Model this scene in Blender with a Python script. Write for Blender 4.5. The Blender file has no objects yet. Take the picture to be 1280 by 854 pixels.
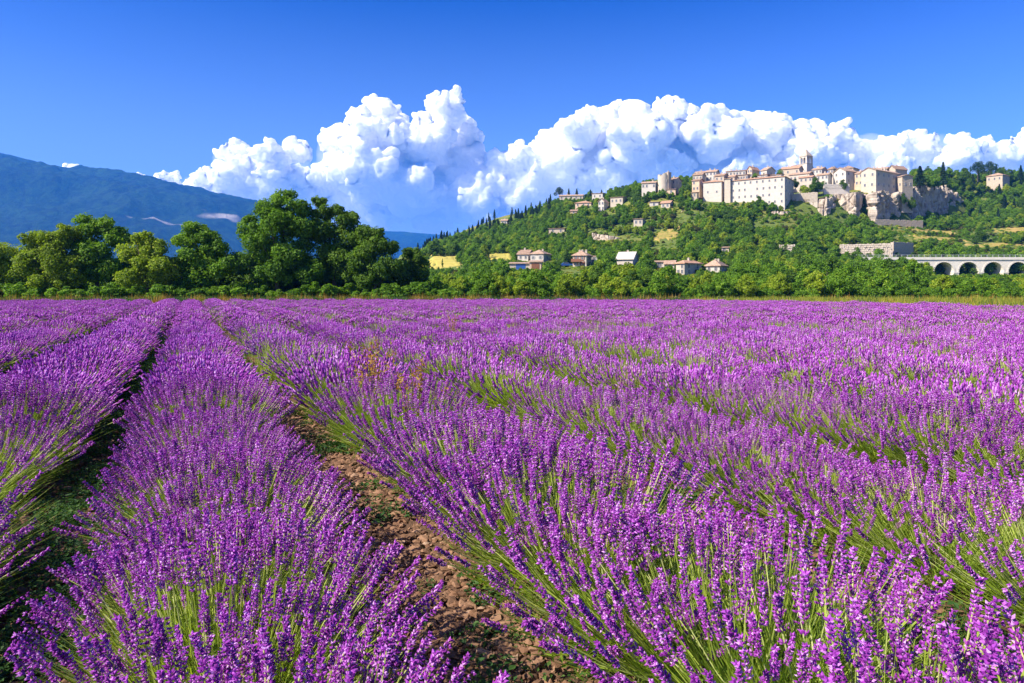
import bpy, math, random
import numpy as np
from math import radians, sin, cos, pi, tan, atan
from mathutils import Matrix, Vector

# ------------------------------------------------------------------ camera, sky, sun, exposure
scene = bpy.context.scene
F, CX, HY, EYE = 853.333, 640.0, 360.0, 1.5          # focal length in photo pixels, principal column, horizon row, eye height
cam_d = bpy.data.cameras.new('camera'); cam = bpy.data.objects.new('camera', cam_d)
scene.collection.objects.link(cam); scene.camera = cam
cam_d.sensor_width = 36.0; cam_d.lens = 24.0
cam_d.shift_y = -(427.0 - HY) / 1280.0
cam_d.clip_start = 0.05; cam_d.clip_end = 60000.0
cam.location = (0, 0, EYE); cam.rotation_euler = (radians(90), 0, 0)

SUN_EL = radians(41.0)
SUN_AZ = math.atan2(-1.0, -0.5)                      # compass-like angle from +Y towards +X: the sun stands to the left, a little behind
sdir = Vector((sin(SUN_AZ) * cos(SUN_EL), cos(SUN_AZ) * cos(SUN_EL), sin(SUN_EL)))
sun_d = bpy.data.lights.new('sun', 'SUN'); sun = bpy.data.objects.new('sun', sun_d)
scene.collection.objects.link(sun)
sun_d.energy = 4.6; sun_d.angle = radians(0.53); sun_d.color = (1.0, 0.92, 0.78)
sun.rotation_euler = (-sdir).to_track_quat('-Z', 'Y').to_euler()
sun.location = (0, 0, 30)

world = bpy.data.worlds.new('World'); scene.world = world; world.use_nodes = True
wn = world.node_tree; wn.nodes.clear()
sky = wn.nodes.new('ShaderNodeTexSky'); sky.sky_type = 'NISHITA'; sky.sun_disc = False
sky.sun_elevation = SUN_EL; sky.sun_rotation = SUN_AZ
sky.altitude = 700.0; sky.air_density = 1.0; sky.dust_density = 1.5; sky.ozone_density = 3.0
scl_ = wn.nodes.new('ShaderNodeVectorMath'); scl_.operation = 'SCALE'; scl_.inputs['Scale'].default_value = 0.22
gam = wn.nodes.new('ShaderNodeGamma'); gam.inputs['Gamma'].default_value = 1.75
hsv = wn.nodes.new('ShaderNodeHueSaturation'); hsv.inputs['Saturation'].default_value = 1.2; hsv.inputs['Hue'].default_value = 0.516
scl2 = wn.nodes.new('ShaderNodeVectorMath'); scl2.operation = 'SCALE'; scl2.inputs['Scale'].default_value = 3.3
tcw = wn.nodes.new('ShaderNodeTexCoord'); sep = wn.nodes.new('ShaderNodeSeparateXYZ'); wn.links.new(tcw.outputs['Generated'], sep.inputs[0])
def wmath(op, a, b=0.0, clamp=False):
    q = wn.nodes.new('ShaderNodeMath'); q.operation = op; q.use_clamp = clamp
    for s_, v_ in ((q.inputs[0], a), (q.inputs[1], b)):
        if isinstance(v_, float): s_.default_value = v_
        else: wn.links.new(v_, s_)
    return q.outputs[0]
pale = wmath('MULTIPLY', wmath('POWER', wmath('DIVIDE', wmath('SUBTRACT', 0.42, sep.outputs['Z']), 0.42, True), 1.3), 0.75)   # thicker, whiter air low down, all round
mxs = wn.nodes.new('ShaderNodeMix'); mxs.data_type = 'RGBA'; wn.links.new(pale, mxs.inputs[0]); mxs.inputs[7].default_value = (2.5, 3.15, 3.9, 1)
bg = wn.nodes.new('ShaderNodeBackground'); bg.inputs['Strength'].default_value = 0.12
wo = wn.nodes.new('ShaderNodeOutputWorld')
for a_, b_ in ((sky.outputs[0], scl_.inputs[0]), (scl_.outputs[0], gam.inputs[0]), (gam.outputs[0], hsv.inputs['Color']), (hsv.outputs[0], scl2.inputs[0]), (scl2.outputs[0], mxs.inputs[6]), (mxs.outputs[2], bg.inputs['Color']), (bg.outputs[0], wo.inputs[0])): wn.links.new(a_, b_)

scene.view_settings.view_transform = 'Standard'; scene.view_settings.look = 'None'
scene.view_settings.gamma = 1.0; scene.view_settings.exposure = 1.2
scene.view_settings.use_curve_mapping = False
cy = scene.cycles
cy.max_bounces = 10; cy.diffuse_bounces = 3; cy.glossy_bounces = 2; cy.transmission_bounces = 4
cy.transparent_max_bounces = 24; cy.volume_bounces = 4
cy.use_denoising = True
cy.caustics_reflective = False; cy.caustics_refractive = False

# ------------------------------------------------------------------ helpers
COL = scene.collection
rngG = np.random.default_rng(7)
def W(px, py, Y): return Vector(((px - CX) / F * Y, Y, EYE + (HY - py) / F * Y))
def proj(x, y, z): return CX + F * x / y, HY - F * (z - EYE) / y
def lerp(a, b, t): return a + (b - a) * t

def vnoise(P, seed=0):
    P = np.asarray(P, float); I = np.floor(P).astype(np.int64); f = P - I; f = f * f * (3 - 2 * f)
    out = 0
    for dx in (0, 1):
        for dy in (0, 1):
            for dz in (0, 1):
                h = ((I[:, 0] + dx) * 73856093) ^ ((I[:, 1] + dy) * 19349663) ^ ((I[:, 2] + dz) * 83492791) ^ (seed * 2654435 + 977)
                h &= 0x7fffffff; h = (h * 1103515245 + 12345) & 0x7fffffff; h ^= h >> 13
                h = (h * 1274126177) & 0x7fffffff; h ^= h >> 16
                w = (f[:, 0] if dx else 1 - f[:, 0]) * (f[:, 1] if dy else 1 - f[:, 1]) * (f[:, 2] if dz else 1 - f[:, 2])
                out = out + w * ((h & 0xffff) / 65535.0)
    return out * 2 - 1
def fbm(P, oct=4, seed=0, gain=0.5):
    P = np.asarray(P, float); a, s, o = 1.0, 0, 0.0
    for k in range(oct):
        o = o + a * vnoise(P * (2.03 ** k) + 17.3 * k, seed + k); s += a; a *= gain
    return o / s

def mk_mesh(name, V, faces, mats=(), mi=None, tint=None, smooth=False):
    """faces: list of (n,k) int arrays; mi / tint: one value per face in the same order"""
    V = np.asarray(V, np.float32)
    me = bpy.data.meshes.new(name)
    fs = [np.asarray(f, np.int32) for f in faces if len(f)]
    tot = np.concatenate([np.full(len(f), f.shape[1], np.int32) for f in fs])
    idx = np.concatenate([f.ravel() for f in fs])
    st = np.zeros(len(tot), np.int32); st[1:] = np.cumsum(tot)[:-1]
    me.vertices.add(len(V)); me.vertices.foreach_set('co', V.ravel())
    me.loops.add(len(idx)); me.loops.foreach_set('vertex_index', idx)
    me.polygons.add(len(tot)); me.polygons.foreach_set('loop_start', st); me.polygons.foreach_set('loop_total', tot)
    for m in mats: me.materials.append(m)
    if mi is not None: me.polygons.foreach_set('material_index', np.asarray(mi, np.int32))
    me.polygons.foreach_set('use_smooth', np.full(len(tot), bool(smooth)))
    if tint is not None:
        a = me.attributes.new('tint', 'FLOAT', 'FACE'); a.data.foreach_set('value', np.asarray(tint, np.float32))
    me.update(calc_edges=True); me.validate()
    return me

class MB:
    """collects quads and triangles"""
    def __init__(s): s.v = []; s.q = []; s.t = []; s.qm = []; s.tm = []; s.n = 0
    def add(s, V, Q=(), T=(), m=0):
        V = [tuple(p) for p in V]; b = s.n; s.v += V; s.n += len(V)
        for q in Q: s.q.append([i + b for i in q]); s.qm.append(m)
        for t in T: s.t.append([i + b for i in t]); s.tm.append(m)
    def box(s, x0, x1, y0, y1, z0, z1, m=0):
        s.add([(x0,y0,z0),(x1,y0,z0),(x1,y1,z0),(x0,y1,z0),(x0,y0,z1),(x1,y0,z1),(x1,y1,z1),(x0,y1,z1)],
              [(0,3,2,1),(4,5,6,7),(0,1,5,4),(1,2,6,5),(2,3,7,6),(3,0,4,7)], m=m)
    def prism(s, pts, y0, y1, m=0):
        """convex outline in x,z extruded along y"""
        n = len(pts); V = [(x, y0, z) for x, z in pts] + [(x, y1, z) for x, z in pts]
        b = s.n; s.v += V; s.n += 2 * n
        for i in range(n): s.q.append([b+i, b+(i+1)%n, b+n+(i+1)%n, b+n+i]); s.qm.append(m)
        for i in range(1, n-1):
            s.t.append([b, b+i+1, b+i]); s.tm.append(m); s.t.append([b+n, b+n+i, b+n+i+1]); s.tm.append(m)
    def tube(s, pts, rad, k=6, m=0):
        b = s.n; pts = [Vector(p) for p in pts]
        for i, p in enumerate(pts):
            d = (pts[min(i+1, len(pts)-1)] - pts[max(i-1, 0)]).normalized()
            a = d.cross(Vector((0.3, 0.9, 0.31)) if abs(d.z) > .8 else Vector((0, 0, 1))).normalized(); c = d.cross(a)
            for j in range(k):
                t = 2 * pi * j / k; s.v.append(tuple(p + (a * cos(t) + c * sin(t)) * rad[i]))
        s.n += k * len(pts)
        for i in range(len(pts) - 1):
            for j in range(k):
                s.q.append([b+i*k+j, b+i*k+(j+1)%k, b+(i+1)*k+(j+1)%k, b+(i+1)*k+j]); s.qm.append(m)
        for base, rev in ((b, True), (b + (len(pts)-1)*k, False)):
            for j in range(1, k-1):
                s.t.append([base, base+j+1, base+j] if rev else [base, base+j, base+j+1]); s.tm.append(m)
    def mesh(s, name, mats, smooth=False):
        return mk_mesh(name, s.v, [np.array(s.q).reshape(-1,4), np.array(s.t).reshape(-1,3)], mats, s.qm + s.tm, smooth=smooth)

def obj(name, me, parent=None, loc=(0,0,0), rot=(0,0,0), scl=(1,1,1)):
    o = bpy.data.objects.new(name, me); COL.objects.link(o); o.parent = parent
    o.location = loc; o.rotation_euler = rot; o.scale = scl
    return o
def thing(name, label, cat, loc=(0,0,0), rz=0, group=None, me=None, scl=(1,1,1)):
    o = obj(name, me, None, loc, (0,0,rz), scl); o['label'] = label; o['category'] = cat
    if group: o['group'] = group
    return o
def structure(name, me, label=None, **k):
    o = obj(name, me, **k); o['kind'] = 'structure'
    if label: o['label'] = label
    return o
def stuff(o, label=None, cat=None):
    o['kind'] = 'stuff'
    if label: o['label'] = label
    if cat: o['category'] = cat
    return o

# ------------------------------------------------------------------ materials
def new_mat(name):
    m = bpy.data.materials.new(name); m.use_nodes = True; nt = m.node_tree; nt.nodes.clear()
    out = nt.nodes.new('ShaderNodeOutputMaterial'); return m, nt, out
def ramp(nt, stops, fac):
    r = nt.nodes.new('ShaderNodeValToRGB'); e = r.color_ramp.elements
    while len(e) < len(stops): e.new(0.5)
    for el, (p, c) in zip(e, stops): el.position = p; el.color = (*c, 1)
    nt.links.new(fac, r.inputs[0]); return r.outputs[0]
def noise(nt, scale, detail=4, rough=0.55, coord='Object', vec_scale=None):
    tc = nt.nodes.new('ShaderNodeTexCoord'); n = nt.nodes.new('ShaderNodeTexNoise')
    n.inputs['Scale'].default_value = scale; n.inputs['Detail'].default_value = detail; n.inputs['Roughness'].default_value = rough
    src = tc.outputs[coord]
    if vec_scale:
        mp = nt.nodes.new('ShaderNodeMapping'); mp.inputs['Scale'].default_value = vec_scale
        nt.links.new(src, mp.inputs[0]); src = mp.outputs[0]
    nt.links.new(src, n.inputs['Vector']); return n.outputs['Fac']
def mixc(nt, fac, a, b, mode='MIX'):
    m = nt.nodes.new('ShaderNodeMix'); m.data_type = 'RGBA'; m.blend_type = mode
    for sock, v in ((m.inputs[0], fac), (m.inputs[6], a), (m.inputs[7], b)):
        if isinstance(v, (int, float)): sock.default_value = v
        elif isinstance(v, tuple): sock.default_value = (*v, 1)
        else: nt.links.new(v, sock)
    return m.outputs[2]
def mathn(nt, op, a, b=0.0, clamp=False):
    m = nt.nodes.new('ShaderNodeMath'); m.operation = op; m.use_clamp = clamp
    for sock, v in ((m.inputs[0], a), (m.inputs[1], b)):
        if isinstance(v, (int, float)): sock.default_value = v
        else: nt.links.new(v, sock)
    return m.outputs[0]
def surf(nt, out, col, rough=0.8, bump=None, bump_s=0.3, bump_d=0.05, spec=0.3):
    p = nt.nodes.new('ShaderNodeBsdfPrincipled'); p.inputs['Roughness'].default_value = rough
    p.inputs['Specular IOR Level'].default_value = spec
    if isinstance(col, tuple): p.inputs['Base Color'].default_value = (*col, 1)
    else: nt.links.new(col, p.inputs['Base Color'])
    if bump is not None:
        b = nt.nodes.new('ShaderNodeBump'); b.inputs['Strength'].default_value = bump_s; b.inputs['Distance'].default_value = bump_d
        nt.links.new(bump, b.inputs['Height']); nt.links.new(b.outputs[0], p.inputs['Normal'])
    nt.links.new(p.outputs[0], out.inputs[0]); return p
def leaf_mat(name, stops, trans=0.42, objvar=0.25, tcol=(1.25, 1.3, 0.5), rough=0.6, spec=0.25):
    """leaf / petal: colour by the per-face tint plus a little per plant, light passes through"""
    m, nt, out = new_mat(name)
    at = nt.nodes.new('ShaderNodeAttribute'); at.attribute_name = 'tint'
    oi = nt.nodes.new('ShaderNodeObjectInfo')
    v = mathn(nt, 'MULTIPLY_ADD', oi.outputs['Random'], objvar)
    v.node.inputs[2].default_value = -objvar / 2
    f = mathn(nt, 'ADD', at.outputs['Fac'], v, True)
    c = ramp(nt, stops, f)
    p = nt.nodes.new('ShaderNodeBsdfPrincipled'); p.inputs['Roughness'].default_value = rough
    p.inputs['Specular IOR Level'].default_value = spec
    nt.links.new(c, p.inputs['Base Color'])
    t = nt.nodes.new('ShaderNodeBsdfTranslucent')
    nt.links.new(mixc(nt, 1.0, c, tcol, 'MULTIPLY'), t.inputs[0])
    mx = nt.nodes.new('ShaderNodeMixShader'); mx.inputs[0].default_value = trans
    nt.links.new(p.outputs[0], mx.inputs[1]); nt.links.new(t.outputs[0], mx.inputs[2]); nt.links.new(mx.outputs[0], out.inputs[0])
    return m
M = {}
M['leaf'] = leaf_mat('leaf_green', [(0, (.045,.11,.006)), (.45, (.125,.25,.012)), (.8, (.25,.40,.025)), (1, (.40,.50,.06))])
M['leaf_y'] = leaf_mat('leaf_yellow_green', [(0, (.10,.16,.006)), (.5, (.27,.37,.018)), (1, (.52,.52,.06))])
M['leaf_d'] = leaf_mat('leaf_dark_green', [(0, (.035,.085,.008)), (.5, (.095,.185,.014)), (1, (.21,.32,.03))])
M['leaf_n'] = leaf_mat('needle_green', [(0, (.010,.032,.014)), (.5, (.022,.06,.022)), (1, (.06,.11,.035))], trans=.15)
M['leaf_o'] = leaf_mat('leaf_olive', [(0, (.04,.05,.012)), (.5, (.11,.12,.03)), (1, (.24,.20,.05))])
M['stem'] = leaf_mat('lavender_leaf', [(0, (.10,.18,.02)), (.4, (.25,.37,.035)), (.75, (.44,.54,.08)), (1, (.64,.66,.32))], trans=.45, objvar=.3)
M['petal'] = leaf_mat('lavender_petal', [(0, (.16,.018,.19)), (.35, (.34,.045,.40)), (.7, (.54,.135,.61)), (1, (.76,.48,.78))], trans=.3, objvar=.12, tcol=(1.15,.8,1.1), spec=.15)
M['weed'] = leaf_mat('weed_green', [(0, (.02,.06,.015)), (.5, (.05,.13,.03)), (1, (.14,.22,.04))])
M['dry'] = leaf_mat('dry_grass', [(0, (.24,.10,.02)), (.5, (.40,.21,.035)), (1, (.5,.36,.08))])
M['grass_y'] = leaf_mat('meadow_grass', [(0, (.12,.18,.015)), (.5, (.28,.30,.03)), (1, (.46,.40,.06))])

m, nt, out = new_mat('bark'); n = noise(nt, 6, vec_scale=(1,1,.2)); surf(nt, out, ramp(nt, [(.3,(.035,.025,.018)),(.7,(.13,.10,.075))], n), .95, n, .6); M['bark'] = m
m, nt, out = new_mat('soil'); n = noise(nt, 5, 8, .65); n2 = noise(nt, 60, 4)
c = ramp(nt, [(.3,(.045,.024,.014)),(.5,(.10,.052,.028)),(.72,(.19,.11,.062))], n); surf(nt, out, mixc(nt, .35, c, ramp(nt, [(.35,(.035,.02,.012)),(.65,(.22,.13,.08))], n2)), .95, n2, .7, .03); M['soil'] = m
m, nt, out = new_mat('stone_piece'); oi = nt.nodes.new('ShaderNodeObjectInfo'); at = nt.nodes.new('ShaderNodeAttribute'); at.attribute_name = 'tint'
f = mathn(nt, 'ADD', at.outputs['Fac'], mathn(nt, 'MULTIPLY', oi.outputs['Random'], .6), True); n = noise(nt, 40)
surf(nt, out, mixc(nt, .25, ramp(nt, [(0,(.07,.032,.016)),(.45,(.19,.09,.045)),(.8,(.34,.19,.11)),(1,(.55,.40,.28))], f), ramp(nt, [(.3,(.08,.045,.025)),(.7,(.36,.24,.16))], n)), .9, n, .4, .01); M['stone'] = m
m, nt, out = new_mat('meadow'); n = noise(nt, .02, 6, .6); n2 = noise(nt, .9, 5)
c = ramp(nt, [(.35,(.07,.11,.02)),(.5,(.15,.17,.03)),(.7,(.30,.25,.06))], n); surf(nt, out, mixc(nt, .4, c, ramp(nt, [(.35,(.04,.07,.015)),(.7,(.26,.24,.07))], n2)), .95); M['ground'] = m
m, nt, out = new_mat('hill_soil'); n = noise(nt, .035, 6, .6); n2 = noise(nt, .5, 5)
c = ramp(nt, [(.35,(.05,.09,.014)),(.52,(.13,.16,.025)),(.64,(.28,.23,.04)),(.75,(.36,.24,.10))], n); surf(nt, out, mixc(nt, .45, c, ramp(nt, [(.35,(.03,.07,.01)),(.65,(.16,.20,.03))], n2)), .95, n2, .5, .5); M['hill'] = m
m, nt, out = new_mat('wheat'); n = noise(nt, .35, 5, coord='Object', vec_scale=(.3,1,1)); surf(nt, out, ramp(nt, [(.3,(.30,.27,.04)),(.7,(.52,.42,.09))], n), .95); M['wheat'] = m
m, nt, out = new_mat('limestone_cliff'); n = noise(nt, .22, 8, .65); n2 = noise(nt, .5, 6, vec_scale=(1,1,.25))
c = ramp(nt, [(.3,(.20,.14,.09)),(.48,(.42,.33,.24)),(.7,(.58,.50,.41))], n); surf(nt, out, mixc(nt, .5, c, ramp(nt, [(.35,(.16,.12,.09)),(.6,(.56,.47,.37))], n2)), .95, n2, .8, .6); M['rock'] = m
def wall_mat(name, a, b, sc=.6):
    m, nt, out = new_mat(name); n = noise(nt, sc, 6, .6); n2 = noise(nt, 4, 4)
    surf(nt, out, mixc(nt, .25, ramp(nt, [(.3, a), (.7, b)], n), ramp(nt, [(.3, a), (.7, b)], n2)), .92, n2, .3, .03); return m
M['plaster'] = wall_mat('plaster_pale', (.42,.35,.27), (.56,.48,.38))
M['plaster_w'] = wall_mat('plaster_white', (.47,.415,.35), (.60,.54,.46))
M['stone_wall'] = wall_mat('stone_wall', (.36,.28,.20), (.56,.46,.35), 1.2)
M['stone_pale'] = wall_mat('stone_pale', (.44,.36,.27), (.60,.52,.41), 1.0)
M['ochre'] = wall_mat('plaster_ochre', (.50,.34,.22), (.64,.48,.34))
M['concrete'] = wall_mat('viaduct_stone', (.64,.57,.46), (.78,.71,.60))
def roof_mat(name, a, b):
    m, nt, out = new_mat(name); n = noise(nt, 1.2, 5); tc = nt.nodes.new('ShaderNodeTexCoord'); w = nt.nodes.new('ShaderNodeTexWave')
    w.inputs['Scale'].default_value = 1.6; w.inputs['Distortion'].default_value = .3; nt.links.new(tc.outputs['Object'], w.inputs[0])
    surf(nt, out, ramp(nt, [(.3, a), (.7, b)], n), .9, w.outputs['Fac'], .6, .06); return m
M['tile'] = roof_mat('roof_tile_terracotta', (.32,.19,.12), (.50,.36,.25))
M['tile_o'] = roof_mat('roof_tile_orange', (.38,.19,.11), (.54,.34,.22))
M['tile_d'] = roof_mat('roof_tile_old', (.24,.15,.10), (.40,.27,.18))
m, nt, out = new_mat('window_pane'); p = surf(nt, out, (.09,.095,.11), .2, spec=.5); M['pane'] = m
m, nt, out = new_mat('window_frame'); surf(nt, out, (.45,.42,.38), .7); M['frame'] = m
m, nt, out = new_mat('wood_brown'); surf(nt, out, (.22,.09,.045), .7); M['wood'] = m
m, nt, out = new_mat('blue_paint'); surf(nt, out, (.03,.09,.30), .3, spec=.5); M['blue'] = m
m, nt, out = new_mat('tyre_black'); surf(nt, out, (.02,.02,.02), .8); M['black'] = m
m, nt, out = new_mat('metal_grey'); surf(nt, out, (.35,.36,.36), .5); M['metal'] = m
m, nt, out = new_mat('asphalt'); surf(nt, out, (.06,.06,.06), .9); M['asphalt'] = m
m, nt, out = new_mat('dry_slope'); n = noise(nt, .3, 6, .65); surf(nt, out, ramp(nt, [(.3,(.14,.17,.03)),(.5,(.30,.24,.05)),(.7,(.42,.26,.10))], n), .95, n, .6, .3); M['dry_slope'] = m
# ------------------------------------------------------------------ ground, hill, mountains
def plane_mesh(name, pts, mat, z=0.0):
    return mk_mesh(name, [(x, y, z) for x, y in pts], [np.arange(len(pts)).reshape(1, -1)], [mat])
structure('ground', plane_mesh('ground', [(-10500,-600),(10500,-600),(10500,11000),(-10500,11000)], M['ground']), 'flat meadow ground running to the foot of the mountains')

# hill: for each picture column a profile of (distance, picture row); rows come from the photo, distances from the ground outwards
HC = {
 480: [(95,374),(140,370.5),(200,368),(300,365),(420,360),(520,345),(620,325),(760,330)],
 540: [(95,374),(140,368),(200,352),(250,338),(310,320),(400,313),(600,305),(760,320)],
 620: [(95,374),(140,364),(200,346),(250,334),(320,317),(420,294),(560,272),(720,290)],
 700: [(95,374),(140,363),(200,344),(250,331),(320,306),(400,273),(500,249),(660,275)],
 790: [(95,374),(140,362),(200,343),(250,326),(320,292),(365,260),(380,248),(430,239),(600,262)],
 825: [(95,374),(140,362),(200,343),(250,325),(315,290),(352,261),(368,241),(430,233),(600,258)],
 870: [(95,374),(140,362),(200,343),(250,322),(310,288),(347,260),(385,240),(430,230),(600,252)],
 985: [(95,374),(140,362),(200,343),(250,321),(310,291),(338,268),(350,252),(390,236),(430,228),(600,248)],
 1035:[(95,374),(140,362),(200,346),(240,332),(262,318),(310,293),(343,276),(349,245),(390,232),(430,224),(600,246)],
 1085:[(95,374),(140,362),(200,350),(240,343),(262,321),(300,301),(335,284),(349,276),(356,242),(400,229),(440,222),(600,246)],
 1110:[(95,374),(140,362),(200,350),(240,343),(262,321),(300,301),(335,286),(356,277),(363,240),(400,228),(440,222),(600,246)],
 1145:[(95,374),(140,362),(200,350),(240,344),(262,322),(300,303),(340,288),(381,276),(388,236),(415,226),(445,221),(600,244)],
 1180:[(95,374),(140,362),(200,350),(240,345),(262,323),(300,306),(345,289),(404,275),(411,236),(430,226),(460,219),(600,242)],
 1215:[(95,374),(140,362),(200,350),(240,345),(262,324),(300,308),(345,290),(410,274),(432,248),(450,232),(480,218),(600,240)],
 1290:[(95,374),(140,362),(200,350),(240,345),(262,325),(300,308),(345,288),(385,266),(430,238),(480,221),(620,240)],
 1500:[(95,374),(140,362),(200,350),(240,345),(262,326),(300,308),(345,288),(385,270),(430,240),(480,218),(620,236)],
}
HPX = np.array(sorted(HC)); HYS = np.linspace(92, 620, 260)
def _col(px):
    a = np.array(HC[px]); py = np.interp(HYS, a[:,0], a[:,1])
    return EYE + (HY - py) / F * HYS
HZ = np.stack([_col(p) for p in HPX])                 # columns x distances
k = np.array([1,2,3,2,1.]); k /= k.sum()
def hill_z(px, Y):
    px = np.clip(np.asarray(px, float), HPX[0], HPX[-1]); Y = np.asarray(Y, float)
    i = np.clip(np.searchsorted(HPX, px) - 1, 0, len(HPX)-2); t = (px - HPX[i]) / (HPX[i+1] - HPX[i])
    j = np.clip((Y - HYS[0]) / (HYS[1]-HYS[0]), 0, len(HYS)-1.001); ji = j.astype(int); tj = j - ji
    z0 = HZ[i, ji]*(1-tj) + HZ[i, ji+1]*tj; z1 = HZ[i+1, ji]*(1-tj) + HZ[i+1, ji+1]*tj
    z = z0*(1-t) + z1*t
    x = (px - CX) / F * Y
    b = fbm(np.stack([x/18, Y/18, 0*x], -1), 4, 3) * 1.3 * np.clip((Y-110)/80, 0, 1)
    return z + b
def hz1(px, Y): return float(hill_z([px], [Y])[0])
def Yof(px, py, lo=100, hi=480):
    Ys = np.arange(lo, hi, 1.0); z = hill_z(np.full(len(Ys), px), Ys); r = HY - F*(z-EYE)/Ys
    w = np.nonzero(r <= py)[0]
    return float(Ys[w[0]]) if len(w) else hi
gx = np.arange(470, 1510, 3.0); gy = np.linspace(94, 618, 210)
PX, YY = np.meshgrid(gx, gy); Zs = hill_z(PX.ravel(), YY.ravel())
e = np.minimum(1, (PX.ravel()-470)/30.0); Zs = Zs*e + (1-e)*-1.0
V = np.stack([(PX.ravel()-CX)/F*YY.ravel(), YY.ravel(), Zs], -1)
nx, ny = len(gx), len(gy); a = np.arange(nx*ny).reshape(ny, nx)
Q = np.stack([a[:-1,:-1], a[:-1,1:], a[1:,1:], a[1:,:-1]], -1).reshape(-1,4)
structure('hill', mk_mesh('hill', V, [Q], [M['hill']], smooth=True), 'wooded village hill with grassy terraces')

def ridge(name, sky_pts, Y0, Y1, Yback, amp, mat, seed, label, pad=2600, nx=420, nyy=110):
    sp = np.array(sky_pts, float)
    xs = np.linspace(sp[0,0], sp[-1,0], nx); top = np.interp(xs, sp[:,0], sp[:,1])
    ker = np.hanning(13); ker /= ker.sum(); top = np.convolve(np.pad(top, 6, 'edge'), ker, 'valid')
    t = np.linspace(0, 1.5, nyy)
    X_, T = np.meshgrid(xs, t); TOP = np.tile(top, (nyy, 1))
    Y = np.where(T < 1, Y0 + (Y1-Y0)*T, Y1 + (Yback-Y1)*(T-1)/.5)
    prof = np.where(T < 1, np.sin(np.clip(T,0,1)*pi/2)**1.25, 1 - ((T-1)/.5)**1.5)
    ztop = EYE + (HY - TOP)/F*Y1
    x = (X_-CX)/F*np.where(T<1, Y, Y)
    P = np.stack([x.ravel()/900, Y.ravel()/900, np.zeros(x.size)], -1)
    rd = 1 - np.abs(fbm(P, 5, seed)).reshape(x.shape)*2
    env = np.sin(np.clip(T,0,1)*pi)
    z = ztop*prof + amp*(rd-.5)*env + fbm(P*14, 3, seed+9).reshape(x.shape)*amp*.05
    z = np.where(T <= 0.0, -0.6, z)
    V = np.stack([x.ravel(), Y.ravel(), z.ravel()], -1)
    a = np.arange(x.size).reshape(x.shape)
    Q = np.stack([a[:-1,:-1], a[:-1,1:], a[1:,1:], a[1:,:-1]], -1).reshape(-1,4)
    return structure(name, mk_mesh(name, V, [Q], [mat], smooth=True), label)
m, nt, out = new_mat('far_forest'); n = noise(nt, .0016, 8, .62); n2 = noise(nt, .022, 8, .78); n3 = noise(nt, .0022, 3, .5, vec_scale=(.35,1,1.6))
c = ramp(nt, [(.40,(.001,.008,.003)),(.5,(.007,.036,.008)),(.60,(.024,.075,.016))], n)
c = mixc(nt, .55, c, ramp(nt, [(.44,(.0,.003,.001)),(.56,(.032,.085,.02))], n2))
c = mixc(nt, ramp(nt, [(.69,(0,0,0)),(.72,(1,1,1))], n3), c, (.55,.48,.40))
surf(nt, out, c, .95, n2, 1.0, 45); M['forest'] = m
ridge('mountain', [(-420,196),(-250,184),(-80,190),(0,200),(50,209),(90,221),(120,226),(150,228),(185,235),(215,244),(265,253),(320,266),(400,284),(470,305),(520,345)], 2900, 5200, 7200, 210, M['forest'], 21, 'long forested mountain, blue with distance')
ridge('far_hills', [(380,318),(440,300),(480,292),(520,293),(560,297),(600,300),(680,318),(760,345)], 5600, 8200, 9800, 90, M['forest'], 33, 'low blue hills at the end of the valley')
ridge('valley_rise', [(-300,318),(-100,322),(0,326),(60,330),(160,338),(300,344),(430,345),(560,350)], 700, 1500, 2300, 14, M['ground'], 41, 'gentle rise of fields beyond the left trees')
# ------------------------------------------------------------------ buildings
KEEP = []       # (px0, px1, py_top, py_bottom, Y): what has to stay visible, trees in front are left out
FOOT = []       # (x, y, radius): no trees inside
LAND = []       # (px, py, phrase) landmarks for tree labels
fb = MB(); w_, h_ = .5, .8
for x0, x1, z0, z1 in ((-w_-.14, w_+.14, h_, h_+.18), (-w_-.2, w_+.2, -h_-.16, -h_), (-w_-.14, -w_, -h_, h_), (w_, w_+.14, -h_, h_)): fb.box(x0, x1, -.09, .05, z0, z1)
fb.box(-.035, .035, -.05, .02, -h_, h_)
ME_WFRAME = fb.mesh('window_frame', [M['frame']])
pb = MB(); pb.box(-w_, w_, -.03, .03, -h_, h_); ME_PANE = pb.mesh('window_pane', [M['pane']])
def shutter_mesh(mat):
    b = MB(); b.box(-.24, .24, -.06, .0, -h_, h_)
    for k in range(5): b.box(-.2, .2, -.075, -.06, -h_+.12+k*.3, -h_+.3+k*.3)
    return b.mesh('shutter', [mat])
ME_SHUT = shutter_mesh(M['wood'])
m, nt, out = new_mat('shutter_grey'); surf(nt, out, (.33,.33,.31), .7); ME_SHUT_G = shutter_mesh(m)
db = MB(); db.box(-.55, .55, -.06, .03, 0, 2.1); db.box(-.7, -.55, -.1, .03, 0, 2.25); db.box(.55, .7, -.1, .03, 0, 2.25); db.box(-.55, .55, -.1, .03, 2.1, 2.25)
ME_DOOR = db.mesh('door', [M['wood']])
cb = MB(); cb.box(-.4,.4,-.3,.3,-1.0,1.0); cb.box(-.5,.5,-.4,.4,1.0,1.12); cb.box(-.3,-.05,-.2,.2,1.12,1.4); cb.box(.05,.3,-.2,.2,1.12,1.4)
ME_CHIM = cb.mesh('chimney', [M['plaster']])
def add_window(root, loc, rz, s=1.0, shut=None):
    o = obj('window', ME_WFRAME, root, loc, (0,0,rz), (s,1,s)); obj('pane', ME_PANE, o)
    if shut:
        for sg in (-1, 1): obj('shutter', shut, o, (sg*.9, -.03, 0))
    return o
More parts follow.
